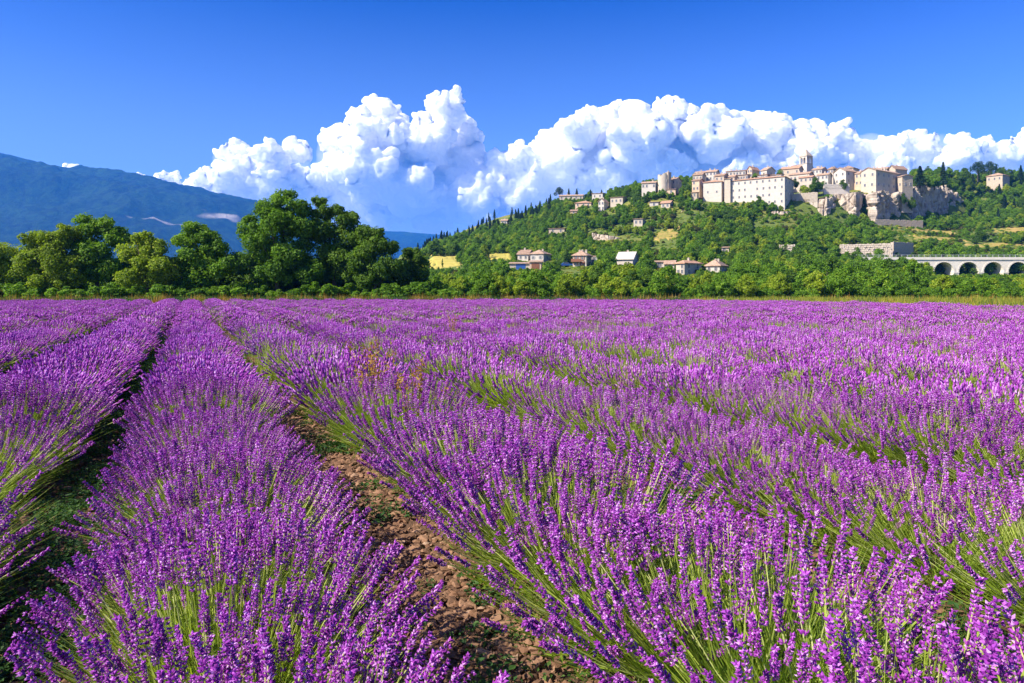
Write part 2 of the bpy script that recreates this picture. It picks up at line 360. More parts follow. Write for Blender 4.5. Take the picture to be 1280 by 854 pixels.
def house(label, px0, px1, pyt, pyb, Y=None, D=8.0, rot=0.0, roof='x', rh=None, wm='plaster', rm='tile', win=(2,2), side=(0,0), chim=(.3,), door=False, shut=None, ws=1.0, ext=5.0, name='house', cat='house', group='houses of the hilltop village', keep=True, land=None, oh=.45):
    pc = (px0+px1)/2; rot = -rot
    if Y is None: Y = Yof(pc, pyb)
    phi = atan((pc-CX)/F)                         # rot is given against the line of sight
    full = (px1-px0)/F*Y/math.hypot(1,(pc-CX)/F)*1.0; a = abs(rot)
    w = max(3.0, (full - D*sin(a))/cos(a)); h = (pyb-pyt)/F*Y
    base = W(lerp(px0, px1, min(1, w*cos(a)/full)/2), pyb, Y)      # middle of the front wall; the right side wall shows beyond it
    root = thing(name, label, cat, base, rot-phi, group)
    b = MB(); x0, x1, y0, y1 = -w/2, w/2, 0.0, D
    if rh is None: rh = .2*min(w, D) if roof != 'flat' else 0
    V = [(x0,y0,-ext),(x1,y0,-ext),(x1,y1,-ext),(x0,y1,-ext),(x0,y0,h),(x1,y0,h),(x1,y1,h),(x0,y1,h)]
    b.add(V, [(0,1,5,4),(1,2,6,5),(2,3,7,6),(3,0,4,7),(4,5,6,7)])
    if roof == 'x':
        b.add([(x0,y0,h),(x0,y1,h),(x0,D/2,h+rh)], T=[(0,2,1)]); b.add([(x1,y0,h),(x1,y1,h),(x1,D/2,h+rh)], T=[(0,1,2)])
    elif roof == 'y':
        b.add([(x0,y0,h),(x1,y0,h),(0,y0,h+rh)], T=[(0,1,2)]); b.add([(x0,y1,h),(x1,y1,h),(0,y1,h+rh)], T=[(0,2,1)])
    elif roof == 'shed':
        b.add([(x0,y0,h),(x0,y1,h),(x0,y1,h+rh)], T=[(0,2,1)]); b.add([(x1,y0,h),(x1,y1,h),(x1,y1,h+rh)], T=[(0,1,2)]); b.add([(x0,y1,h),(x1,y1,h),(x1,y1,h+rh),(x0,y1,h+rh)], [(0,3,2,1)])
    obj('wall', b.mesh('wall', [M[wm]]), root)
    r = MB(); th = .22
    def slab(p):     # four corner points of the roof plane, thickened
        V = [Vector(q) for q in p]; r.add(V + [v - Vector((0,0,th)) for v in V], [(0,1,2,3),(7,6,5,4),(0,4,5,1),(1,5,6,2),(2,6,7,3),(3,7,4,0)])
    z = h + .26
    if roof == 'x':
        sl = rh/(D/2)
        slab([(x0-oh,y0-oh,z-oh*sl),(x1+oh,y0-oh,z-oh*sl),(x1+oh,D/2,z+rh),(x0-oh,D/2,z+rh)]); slab([(x0-oh,D/2+.004,z+rh),(x1+oh,D/2+.004,z+rh),(x1+oh,y1+oh,z-oh*sl),(x0-oh,y1+oh,z-oh*sl)])
    elif roof == 'y':
        sl = rh/(w/2)
        slab([(x0-oh,y1+oh,z-oh*sl),(x0-oh,y0-oh,z-oh*sl),(0,y0-oh,z+rh),(0,y1+oh,z+rh)]); slab([(.004,y1+oh,z+rh),(.004,y0-oh,z+rh),(x1+oh,y0-oh,z-oh*sl),(x1+oh,y1+oh,z-oh*sl)])
    elif roof == 'hip':
        q = min(w, D)/2; A = [(x0-oh,y0-oh,z),(x1+oh,y0-oh,z),(x1+oh,y1+oh,z),(x0-oh,y1+oh,z)]
        if w >= D: R = [(x0+q,D/2,z+rh),(x1-q,D/2,z+rh)]; Qs = [(0,1,5,4),(2,3,4,5)]; Ts = [(1,2,5),(3,0,4)]
        else: R = [(0,y0+q,z+rh),(0,y1-q,z+rh)]; Qs = [(1,2,5,4),(3,0,4,5)]; Ts = [(0,1,4),(2,3,5)]
        r.add(A + R, Qs, Ts); r.box(x0-oh, x1+oh, y0-oh, y1+oh, z-th, z-.005)
    elif roof == 'shed': slab([(x0-oh,y0-oh,z),(x1+oh,y0-oh,z),(x1+oh,y1+oh,z+rh),(x0-oh,y1+oh,z+rh)])
    else: r.box(x0-.2, x1+.2, y0-.2, y1+.2, h+.005, h+.35)
    ro = obj('roof', r.mesh('roof', [M[rm]]), root)
    rs = random.Random(int(pc*7+pyt))
    for t in chim:
        zz = z + rh*.75 if roof in 'xy' else z + rh*.5
        obj('chimney', ME_CHIM, ro, (lerp(x0+.8, x1-.8, t), D/2 + rs.uniform(-.6,.6), zz), (0,0,0), (.8,.8,.9))
    c, n = win
    for j in range(n):
        for i in range(c):
            if c*n > 3 and rs.random() < .1: continue
            zc = h*(j+.62)/n if n > 1 else h*.6
            add_window(root, (lerp(x0, x1, (i+.5)/c) + rs.uniform(-.2,.2), -.03, zc), 0, ws, shut)
    c, n = side
    sx, rz = x1+.03, pi/2
    for j in range(n):
        for i in range(c): add_window(root, (sx, lerp(y0, y1, (i+.5)/c), h*(j+.62)/n), rz, ws, shut)
    if door: obj('door', ME_DOOR, root, (w*.18, -.03, 0.05))
    if keep: KEEP.append((px0, px1, pyt-3, pyb-(8 if name == 'long_building' else 5 if name == 'building_wing' else 2), Y))
    FOOT.append((base.x, base.y, cos(rot-phi), sin(rot-phi), -w/2, w/2, 0, D))
    if land: LAND.append((pc, (pyt+pyb)/2, land))
    return root, w, h, Y

# the long pale building above the slope
R_ = radians(-0)
root, w, h, Y = house('very long pale four-storey building with terracotta roof and rows of windows', 912, 993, 224, 259, 350, 19, radians(15), 'hip', 2.0, 'plaster_w', 'tile_o', win=(9,4), side=(3,3), chim=(.15,.35,.8), ws=.68, ext=6, name='long_building', cat='building', group=None, land='long pale building')
house('tall blank pale wing with terracotta roof joined to the long building', 879, 907, 228, 258, 362, 10, radians(12), 'hip', 1.6, 'plaster_w', 'tile_o', win=(2,1), chim=(.6,), ws=.6, name='building_wing', cat='building', group=None)
house('narrow pale stair tower between the blank wing and the long building', 905.5, 913.5, 224, 258, 357, 4, radians(12), 'shed', .6, 'plaster', 'tile', win=(0,0), chim=(), name='stair_tower', cat='building', group=None)

# bell tower of the church
def bell_tower():
    Y = 402; base = W(1007.5, 212, Y); s = 2.6
    t = thing('bell_tower', 'square white church bell tower with arched openings and pointed spire', 'church tower', base, radians(28))
    hb = 5.4; b = MB(); b.box(-s, s, -s, s, -14, hb-2.2); obj('shaft', b.mesh('shaft', [M['plaster_w']]), t)
    b = MB(); z0, z1 = hb-2.2, hb+2.0
    for sx in (-1, 1):
        for sy in (-1, 1): b.box(sx*s if sx<0 else s-.9, -s+.9 if sx<0 else s, sy*s if sy<0 else s-.9, -s+.9 if sy<0 else s, z0, z1)
    for a in range(4):
        c_, s_ = round(cos(a*pi/2)), round(sin(a*pi/2))
        def rot(q): return [(x*c_-y*s_, x*s_+y*c_, z) for x, y, z in q]
        for c0 in (-.85, .85):        # two arched openings per side: a lintel following a half circle
            n = 6; r_ = .62; zc = z1-1.3
            for k in range(n):
                a0, a1 = pi*k/n, pi*(k+1)/n; xa, xb = c0+r_*cos(a0), c0+r_*cos(a1)
                p = [(xa,-s+.01,zc+r_*sin(a0)),(xa,-s+.01,z1),(xb,-s+.01,z1),(xb,-s+.01,zc+r_*sin(a1))]; p2 = [(x,-s+.6,z) for x,y,z in p]
                b.add(rot(p+p2), [(0,1,2,3),(7,6,5,4),(0,3,7,4)])
        b.add(rot([(-.23,-s+.02,z0),(.23,-s+.02,z0),(.23,-s+.02,z1),(-.23,-s+.02,z1),(-.23,-s+.6,z0),(.23,-s+.6,z0),(.23,-s+.6,z1),(-.23,-s+.6,z1)]), [(0,1,2,3),(1,5,6,2),(4,0,3,7),(5,4,7,6)])
    obj('belfry', b.mesh('belfry', [M['plaster_w']]), t)
    for za, zb_, e_ in ((z1, z1+.35, .25), (z0-.3, z0-.02, .2)): b = MB(); b.box(-s-e_, s+e_, -s-e_, s+e_, za, zb_); obj('cornice', b.mesh('cornice', [M['plaster']]), t)
    b = MB(); ap = (212-186)/F*Y; b.add([(-s,-s,z1+.35),(s,-s,z1+.35),(s,s,z1+.35),(-s,s,z1+.35),(0,0,ap)], T=[(0,1,4),(1,2,4),(2,3,4),(3,0,4)]); sp = obj('spire', b.mesh('spire', [M['stone_wall']]), t)
    b = MB(); b.box(-.07,.07,-.07,.07,ap-.3,ap+1.2); b.box(-.4,.4,-.06,.06,ap+.6,ap+.74); obj('cross', b.mesh('cross', [M['metal']]), sp)
    b = MB(); b.tube([(0,0,z0+.3),(0,0,z0+.5),(0,0,z0+1.4),(0,0,z0+1.8)], [.9,.75,.5,.15], 10); obj('bell', b.mesh('bell', [M['metal']], True), t)
    LAND.append((1007, 200, 'church bell tower')); KEEP.append((999, 1016, 186, 205, Y))
bell_tower()

G = 'houses of the hilltop village'
V_ = [ # label, px0, px1, eave, base, Y, D, rot(deg), roof, rh, wall, tile, win, side, chim
 ('low white house with long terracotta roof left of the round ruined tower', 802,822,229,238,372,7,10,'x',1.2,'plaster_w','tile',(4,1),(0,0),(.8,)),
 ('cream house with dark gable right of the round ruined tower', 836,852,225,241,374,8,25,'x',1.6,'plaster','tile_d',(2,2),(2,2),(.3,)),
 ('small ochre annex at the foot of the cream house by the round tower', 834,846,237,243,368,4,10,'shed',.6,'ochre','tile',(1,1),(0,0),()),
 ('pale cottage with red roof alone in the trees under the round tower', 826,842,254,261,352,7,15,'x',1.4,'plaster','tile_o',(2,1),(0,0),()),
 ('low white wall-like cottage among trees under the round tower', 812,824,253,259,356,5,5,'shed',.5,'plaster_w','tile',(1,1),(0,0),()),
 ('narrow stone house with reddish front beside the blank pale wing', 865,880,226,240,368,7,20,'x',1.2,'ochre','tile_d',(2,2),(1,2),(.5,)),
 ('little stone shed below the narrow reddish house', 864,873,241,248,360,5,12,'shed',.6,'stone_wall','tile_d',(1,1),(0,0),()),
 ('pale row house with dark roof behind the blank wing', 866,882,219,228,384,7,15,'x',1.4,'plaster','tile_d',(3,1),(0,0),(.2,.7)),
 ('white row house at the back left end of the ridge', 869,886,216,224,398,8,8,'x',1.3,'plaster_w','tile',(3,1),(0,0),(.4,)),
 ('tall cream house with chimneys behind the blank wing', 882,899,215,227,388,8,12,'x',1.5,'plaster_w','tile',(3,2),(0,0),(.2,.8)),
 ('brown roofed house just above the blank wing roof', 893,911,220,229,376,7,22,'x',1.5,'stone_wall','tile_d',(2,1),(1,1),(.5,)),
 ('long white house with flat parapet behind the long building', 907,934,214,222,392,9,6,'x',.9,'plaster_w','tile',(6,1),(0,0),(.2,.5)),
 ('small stone house with tiled roof above the stair tower', 911,922,221,228,374,6,16,'x',1.2,'stone_wall','tile',(1,1),(0,0),(.5,)),
 ('low grey house with open loggia above the long building', 922,938,219,227,378,6,14,'shed',.8,'stone_wall','tile_d',(4,1),(0,0),()),
 ('orange roofed house with shaded gable above the long building', 934,949,212,223,388,8,30,'y',1.8,'ochre','tile_o',(2,2),(0,0),(.5,)),
 ('white gabled house with one small window left of the church', 951,969,213,224,390,8,34,'x',2.0,'plaster_w','tile',(1,1),(1,1),(.6,)),
 ('low stone house with row of arches above the long building roof', 947,962,219,227,372,6,12,'shed',.7,'plaster','tile_d',(4,1),(0,0),(.8,)),
 ('pale flat-roofed house above the right half of the long building', 962,980,219,227,372,6,14,'shed',.8,'plaster_w','tile',(2,1),(0,0),()),
 ('long orange tiled house just left of the church', 976,1004,211,221,390,9,14,'x',1.8,'stone_wall','tile_o',(4,1),(2,1),(.3,.9)),
 ('church nave with low dark tiled roof beside the bell tower', 988,1016,208,216,410,10,14,'x',1.6,'plaster','tile_d',(3,1),(0,0),()),
 ('wide low tiled house in front of the church', 986,1017,218,229,378,8,16,'x',1.4,'plaster','tile',(5,1),(1,1),(.4,.7)),
 ('pale house right behind the tree clump at the terrace', 999,1020,222,238,366,8,14,'x',1.2,'plaster','tile_o',(3,2),(2,2),(.4,)),
 ('white house with stepped roof right of the bell tower', 1015,1034,212,226,388,9,18,'x',1.5,'plaster_w','tile',(3,2),(0,0),(.2,.45,.8)),
 ('cream house with dark hipped roof behind the pollarded trees', 1035,1050,212,225,384,8,26,'hip',1.6,'plaster','tile_d',(2,2),(1,2),(.5,)),
 ('small cream house behind the terrace with pollarded trees', 1021,1040,219,235,370,7,16,'x',1.3,'plaster_w','tile',(3,2),(0,0),(.6,)),
 ('white gabled house with shaded stone side by the pollarded trees', 1042,1071,215,232,368,9,36,'y',2.2,'plaster_w','tile',(2,2),(2,2),(.5,)),
 ('dark hipped roof house rising behind the white gabled house', 1050,1074,211,222,392,9,20,'hip',1.9,'stone_wall','tile_d',(3,1),(0,0),(.3,)),
 ('cream house with wooden balcony next to the big stone house', 1068,1084,217,234,366,7,18,'x',1.4,'ochre','tile',(2,2),(0,0),(.5,)),
 ('low tiled house with chimney stacks behind the big stone house', 1085,1112,212,222,390,8,10,'x',1.4,'plaster','tile',(3,1),(0,0),(.2,.4,.7)),
 ('stone gable house standing above the right end of the big stone house', 1110,1134,212,224,386,9,40,'y',2.2,'stone_wall','tile_d',(1,1),(0,0),(.4,)),
 ('lean-to stone annex on the right end of the big stone house', 1122,1140,221,245,362,7,44,'x',1.0,'stone_wall','tile',(1,1),(2,1),()),
 ('house with pale hipped roof in the pines right of the cliff', 1233,1262,220,229,440,10,22,'hip',2.2,'stone_wall','tile',(3,1),(1,1),(.3,)),
]
for a in V_:
    house(a[0], a[1], a[2], a[3], a[4], a[5], a[6], radians(a[7]), a[8], a[9], a[10], a[11], a[12], a[13], a[14], ws=.8, ext=9)
# the big stone house over the cliff: lit left face, shaded long right face
house('big stone house on the cliff edge with a long shaded side wall', 1076, 1127, 214, 239, 357, 25, radians(28), 'y', 1.8, 'plaster', 'tile', (2,2), (5,2), (.5,.8), ws=.85, ext=7, name='stone_house', group=None, land='big stone house on the cliff')
# round ruined tower
Yt = 372; t = thing('round_tower', 'round pale ruined stone tower with jagged top', 'tower', W(829, 238, Yt), 0)
b = MB(); n = 22; ri = 2.9; rs = random.Random(4); tops = [7.6 + (1.0 if k % 5 in (1,2,3) else 0) + rs.uniform(-.3,.5) for k in range(n)]
V = []
for k in range(n):
    a = 2*pi*k/n
    for r_, z in ((ri*1.05,-4),(ri,tops[k]),(ri-.7,tops[k]),(ri-.7,2)): V.append((r_*cos(a), r_*sin(a), z))
b.add(V, [q for k in range(n) for q in ((4*k, 4*((k+1)%n), 4*((k+1)%n)+1, 4*k+1),(4*k+1,4*((k+1)%n)+1,4*((k+1)%n)+2,4*k+2),(4*k+2,4*((k+1)%n)+2,4*((k+1)%n)+3,4*k+3))])
obj('wall', b.mesh('wall', [M['plaster']]), t); add_window(t, (ri*.62, -ri*.78-.1, 5), radians(38), .8); KEEP.append((821,837,218,236,Yt)); LAND.append((829,228,'round ruined tower'))
b = MB(); b.box(-1.2,1.2,-1,1,-4,9.4); b.box(-1.3,1.3,-1.1,1.1,9.4,9.7); b.box(-.3,.3,-.3,.3,9.7,10.6)
o = thing('stone_turret', 'dark narrow stone turret attached right of the round ruined tower', 'tower', W(835.5,238,371), radians(35), me=None); obj('wall', b.mesh('wall', [M['stone_wall']]), o)

# houses on the slope and at the foot of the hill
G2 = 'houses on the wooded slope'
S_ = [
 ('small pale house high in the woods at the left shoulder of the hill', 626,636,276,282,7,10,'x',1.2,'plaster_w','tile',(2,1),(.5,)),
 ('long low pale house under dark pines on the left crest', 699,730,245,250,8,5,'x',1.2,'plaster','tile',(5,1),(.3,)),
 ('white flat house right of the dark pines on the crest', 740,757,242,250,8,14,'shed',.5,'plaster_w','tile',(2,1),()),
 ('house with wide orange roof under the crest pines', 719,742,254,259,9,10,'hip',1.6,'ochre','tile_o',(3,1),(.6,)),
 ('pale villa with white gable in trees on the upper slope', 748,761,252,264,7,22,'y',1.6,'plaster_w','tile',(2,2),(.4,)),
 ('stepped stone house with pale walls below the crest', 763,784,247,257,8,18,'shed',1.0,'plaster','tile_d',(3,1),()),
 ('small brown roofed cabin in the upper woods', 713,723,264,268,6,8,'x',1.0,'ochre','tile_d',(1,1),()),
 ('square pale stone house with two windows in the middle of the slope', 792,807,274,283,7,12,'shed',.5,'plaster','tile_d',(2,1),()),
 ('low stone building in a clearing on the left slope', 686,708,286,292,6,10,'shed',.6,'stone_wall','tile_d',(2,1),()),
]
for a in S_: house(a[0], a[1], a[2], a[3], a[4], None, a[5], radians(a[6]), a[7], a[8], a[9], a[10], a[11], (0,0), a[12], ws=.8, ext=4, group=G2, land=' '.join(a[0].split(' ')[:4]).rstrip() if 0 else None)
G3 = 'villas at the foot of the hill'
house('white villa wing with brown tiled gable roof above the garages', 647,667,318,327,None,8,radians(16),'x',1.8,'plaster_w','tile_d',(2,1),(0,0),(.4,),group=G3,land='white villa above the garages',ws=.7)
house('white villa wing with pale hipped roof joined to the brown gabled one', 663,689,318,328,None,9,radians(20),'hip',1.7,'plaster_w','tile',(2,1),(1,1),(.7,),group=G3,shut=ME_SHUT_G,ws=.65)
r1, w1, h1, y1 = house('low garage building with flat tiled roof below the white villa', 637,664,330,337,None,6,radians(4),'shed',.6,'plaster','tile',(0,0),(0,0),(),group=G3)
b = MB(); b.box(-1.6,1.6,-.05,.06,-.3,2.2); o = obj('garage_door', b.mesh('garage_door', [M['blue']]), r1, (.3,-.02,0)); o['label'] = 'dark blue garage door'
r2, w2, h2, y2 = house('small ochre garage with tiled roof beside the flat garage building', 662,678,328,337,None,6,radians(4),'shed',.7,'ochre','tile',(0,0),(0,0),(),group=G3)
b = MB()
for k in range(5): b.box(-1.3,1.3,-.08,.05,-.2+k*.48,.24+k*.48)
obj('garage_door', b.mesh('garage_door', [M['wood']]), r2, (0,-.02,0))
r3, w3, h3, y3 = house('two-storey cream villa with hipped tile roof, chimneys and balcony', 716,740,320,333,None,8,radians(14),'hip',1.7,'plaster','tile',(2,2),(1,2),(.15,.5,.9),group=G3,land='two-storey cream villa',door=True,shut=ME_SHUT,ws=.65)
b = MB(); b.box(-1.7,1.7,-1.3,-.01,-.12,.0); b.box(-1.7,1.7,-1.3,-1.22,.0,.9); o = obj('balcony', b.mesh('balcony', [M['wood']]), r3, (-w3*.2, 0, h3*.46))
house('low white lean-to joined to the right side of the cream villa', 738,747,321,330,None,5,radians(10),'flat',0,'plaster_w','tile',(1,1),(0,0),(),group=G3)
house('white barn with broad bleached roof and dark open front', 771,798,324,332,None,9,radians(12),'x',2.4,'plaster_w','plaster_w',(0,0),(0,0),(.5,),group=G3,land='white barn')
house('square stone house with orange roof edge and grey right wall', 845,869,330,344,None,8,radians(38),'hip',.9,'plaster','tile_o',(2,2),(2,2),(.4,),group=G3,land='square stone house',ws=.7)
house('little white outbuilding left of the square stone house', 821,828,328,335,None,4,0,'shed',.5,'plaster_w','tile',(1,1),(0,0),(),group=G3)
house('low pale outbuilding with rounded roof left of the square stone house', 831,843,330,337,None,5,radians(6),'x',1.0,'plaster','tile',(1,1),(0,0),(),group=G3)
house('pale cottage with wide terracotta roof and two chimneys', 882,909,333,341,None,8,radians(16),'hip',1.9,'plaster_w','tile',(2,1),(1,1),(.45,.75),group=G3,land='cottage with two chimneys',ws=.7)
house('tiny rendered hut in the woods above the two-chimney cottage', 902,910,310,315,None,4,radians(10),'shed',.5,'plaster','tile_d',(1,1),(0,0),(),group=G3)
# parked car beside the villa
def car():
    Y = Yof(708, 334); t = thing('parked_car', 'blue car parked beside the two-storey cream villa', 'car', W(708, 333.4, Y), radians(8))
    b = MB(); b.prism([(-2.1,.35),(2.1,.35),(2.15,.75),(1.9,.95),(-1.9,.98),(-2.15,.8)], -.85, .85); b.prism([(-1.5,.96),(1.1,.96),(.45,1.45),(-1.1,1.48)], -.72, .72); body = obj('body', b.mesh('body', [M['blue']]), t)
    for y in (-.735,):
        b = MB(); b.prism([(-1.25,1.0),(.85,1.0),(.36,1.4),(-1.0,1.42)], y, y+.01); obj('side_window', b.mesh('side_window', [M['pane']]), body)
    for x in (-1.35, 1.35):
        for y in (-.8, .62):
            b = MB(); b.tube([(x,y,.34),(x,y+.2,.34)], [.34,.34], 12); wv = obj('wheel', b.mesh('wheel', [M['black']]), t)
            b = MB(); b.tube([(x,y-.02,.34),(x,y,.34)], [.2,.2], 10); obj('rim', b.mesh('rim', [M['metal']]), wv)
    for y in (-.6, .6): b = MB(); b.box(2.1,2.17,y-.18,y+.18,.6,.75); obj('headlight', b.mesh('headlight', [M['frame']]), t)
    KEEP.append((701,716,327,334,Y)); return t
car()

# ------------------------------------------------------------------ stone walls: rows of blocks with recessed joints
def block_wall(name, label, px0, px1, pyt, pyb, Y0, Y1, rows, cols, mat, thick=1.0, cat='wall', parts=True, seed=1, rel=.12):
    A = W(px0, pyb, Y0); B = W(px1, pyb, Y1); L = math.hypot(B.x-A.x, B.y-A.y); h = (pyb-pyt)/F*(Y0+Y1)/2
    t = thing(name, label, cat, A, math.atan2(B.y-A.y, B.x-A.x)); rs = random.Random(seed)
    b = MB(); b.box(0, L, rel, thick+rel, -3, h-.3); obj('core', b.mesh('core', [M[mat]]), t)
    base = []
    for v in range(4):
        c = MB(); j = [rs.uniform(-.03,.03) for _ in range(6)]
        c.add([(0,0,0),(1,0,0),(1,0,1),(0,0,1),(.04,-rel*(1+3*(rel>.2)*j[4])+j[0],.05),(.96,-rel*(1+3*(rel>.2)*j[4])+j[1],.05),(.96,-rel*(1+3*(rel>.2)*j[4])+j[2],.95),(.04,-rel*(1+3*(rel>.2)*j[4])+j[3],.95)],
              [(4,5,6,7),(0,1,5,4),(1,2,6,5),(2,3,7,6),(3,0,4,7)]); base.append(c.mesh('block', [M[mat]]))
    rh = h/rows
    for r in range(rows):
        x = -rs.uniform(0, .5)*L/cols
        while x < L-.05:
            wd = L/cols*rs.uniform(.6,1.4); xa, xb = max(0,x), min(L, x+wd)
            if xb-xa > .1: obj('block', rs.choice(base), t, (xa+.02, rel, r*rh+.02), (0,0,0), (xb-xa-.04, rs.uniform(.5,1.5) if rel > .2 else 1, rh*(rs.uniform(.7,1.2) if r == rows-1 else 1)-.04))
            x += wd
    KEEP.append((px0, px1, pyt, pyb-(11 if rel > .2 else 1), max(Y0,Y1)+3)); return t
block_wall('retaining_wall', 'pale stone retaining wall on top of the left cliff', 990, 1022, 242, 254, 351.5, 345.5, 8, 22, 'plaster', seed=2)
block_wall('terrace_wall', 'long grey retaining wall under the cliff ledge', 1094, 1154, 274, 284, 341, 349, 5, 26, 'stone_wall', seed=3)
block_wall('quarry_wall', 'wide pale stone retaining wall above the viaduct end', 1050, 1116, 305, 322, 262, 256, 7, 22, 'stone_pale', seed=5, rel=.4)
block_wall('road_wall', 'short blue-grey stone wall right of the wide retaining wall', 1117, 1142, 302, 315, 259, 268, 6, 10, 'stone_wall', seed=6)
block_wall('garden_wall', 'pale stone wall patch in the woods left of the quarry wall', 974, 994, 306, 320, 252, 250, 6, 8, 'stone_pale', seed=8, rel=.4)
block_wall('driveway_wall', 'low pale wall in front of the villa and parked car', 702, 729, 335, 342, 233, 231, 3, 12, 'plaster', seed=9)
block_wall('terrace_parapet', 'white parapet of the village terrace with pollarded trees', 1030, 1062, 230, 236, 354, 354, 3, 14, 'plaster_w', seed=10)

# ------------------------------------------------------------------ rock faces
def rock_face(name, label, plan, top, bot, amp=1.6, seed=1, nx=150, ny=46, cell=4.0):
    """plan: (px, Y) polyline of the foot; top / bot: (px, row) lines; a blocky displaced face with a back"""
    plan = np.array(plan, float); u = np.linspace(0, 1, nx)
    seg = np.concatenate([[0], np.cumsum(np.hypot(np.diff(plan[:,0])*.41, np.diff(plan[:,1])))]); seg /= seg[-1]
    px = np.interp(u, seg, plan[:,0]); Y = np.interp(u, seg, plan[:,1])
    pt = np.interp(px, *np.array(top, float).T); pb = np.interp(px, *np.array(bot, float).T)
    v = np.linspace(0, 1, ny); PXg, Vg = np.meshgrid(px, v); Yg = np.tile(Y, (ny,1))
    row = pb + (pt-pb)*Vg
    X = (PXg-CX)/F*Yg; Z = EYE + (HY-row)/F*Yg
    X0 = (px-CX)/F*Y; tx = np.gradient(X0); ty = np.gradient(Y); ln = np.hypot(tx, ty); nxv, nyv = ty/ln, -tx/ln
    P = np.stack([X.ravel(), Yg.ravel(), Z.ravel()], -1)
    # cellular blocks
    g = np.random.default_rng(seed); lo, hi = P.min(0), P.max(0); nc = int(max(30, (hi[0]-lo[0])*(hi[2]-lo[2])/cell**2*1.2))
    C = lo + g.random((nc,3))*(hi-lo); C[:,1] = np.interp(C[:,0], np.sort(X0), Y[np.argsort(X0)]); off = g.random(nc)
    d = ((P[:,None,:]-C[None])*np.array([1,.5,.55]))
    d = np.sqrt((d**2).sum(-1)); i2 = np.argpartition(d, 1, 1)[:, :2]; dd = np.take_along_axis(d, i2, 1); o = np.argsort(dd, 1)
    i2 = np.take_along_axis(i2, o, 1); dd = np.sort(dd, 1); crack = np.clip((dd[:,1]-dd[:,0])/.7, 0, 1)
    D = amp*((off[i2[:,0]]-.4)*1.1 + fbm(P/3.2, 4, seed)*.7 - .55*(1-crack)); D = D.reshape(X.shape)
    D += amp*1.2*fbm(np.stack([X.ravel()/4, Yg.ravel()/4, Z.ravel()/26], -1), 3, seed+5).reshape(X.shape)
    X = X + D*nxv; Yg = Yg + D*nyv; Z = Z + .25*D
    Vv = np.stack([X.ravel(), Yg.ravel(), Z.ravel()], -1)
    # back lip: push top row back into the hill
    back = np.stack([X[-1] - nxv*6, Yg[-1] - nyv*6, Z[-1]-.8], -1); foot = np.stack([X[0], Yg[0], Z[0]-4], -1)
    a = np.arange(nx*ny).reshape(ny, nx); Q = [np.stack([a[:-1,:-1], a[:-1,1:], a[1:,1:], a[1:,:-1]], -1).reshape(-1,4)]
    bb = nx*ny + np.arange(nx); ff = bb + nx
    Q.append(np.stack([a[-1,:-1], a[-1,1:], bb[1:], bb[:-1]], -1)); Q.append(np.stack([ff[:-1], ff[1:], a[0,1:], a[0,:-1]], -1))
    o = structure(name, mk_mesh(name, np.concatenate([Vv, back, foot]), [np.concatenate(Q)], [M['rock']]), label)
    KEEP.append((plan[0,0]+2, plan[-1,0]-2, min(t for _, t in top)+4, np.mean([t for _, t in bot])-(9 if name == 'cliff' else 3), plan[:,1].max()+1))
    return o
rock_face('cliff', 'pale fissured limestone cliff under the village', [(984,353),(1000,349),(1034,343),(1040,347),(1046,353),(1049,349),(1056,347),(1068,345),(1074,350),(1086,358),(1094,352)],
          [(984,252),(1000,249),(1020,249),(1035,245),(1048,243),(1068,240),(1086,244),(1094,240)], [(984,266),(1005,274),(1034,280),(1048,276),(1068,274),(1094,280)], 1.5, 3, 260, 60)
rock_face('cliff', 'shaded grey limestone cliff with overhang under the big stone house', [(1082,352),(1092,345),(1100,349),(1125,363),(1150,379),(1170,392),(1180,402),(1190,412),(1205,420)],
          [(1088,243),(1100,239),(1125,242),(1140,236),(1150,231),(1180,232),(1205,250)], [(1088,275),(1125,273),(1205,276)], 2.0, 11, 260, 60)
rock_face('rock_outcrop', 'rough pale rock outcrop in the trees below the long building', [(940,345),(955,338),(972,336),(990,341)], [(940,276),(952,268),(970,264),(990,266)], [(940,282),(990,286)], 1.6, 17, 110, 34, 3)
rock_face('rock_outcrop', 'pinkish bare rock band on the slope right of the barn', [(816,300),(830,296),(848,299)], [(816,303),(832,301),(848,305)], [(816,312),(848,315)], 1.0, 19, 80, 26, 2.5)
rock_face('rock_outcrop', 'tall pale boulder in the slope left of the blank wing', [(846,345),(852,342),(860,345)], [(846,272),(854,263),(860,266)], [(846,280),(860,280)], 1.0, 23, 50, 26, 2.5)
rock_face('rock_outcrop', 'small pale rocks under the blank wing', [(869,346),(876,343),(883,345)], [(869,264),(878,261),(883,264)], [(869,270),(883,270)], .8, 29, 50, 22, 2)
rock_face('rock_outcrop', 'low rocky band on the mid slope above the barn', [(740,318),(760,312),(790,312),(806,315)], [(740,291),(770,296),(806,302)], [(740,298),(806,308)], .9, 31, 120, 22, 2)
LAND += [(1040,262,'limestone cliff'), (965,275,'rock outcrop under the long building'), (832,308,'pinkish rock band'), (1085,312,'wide retaining wall'), (1200,338,'viaduct'), (1247,224,'house with pale hipped roof'), (560,328,'yellow field'), (733,250,'crest houses'), (1200,300,'grassy terraces')]

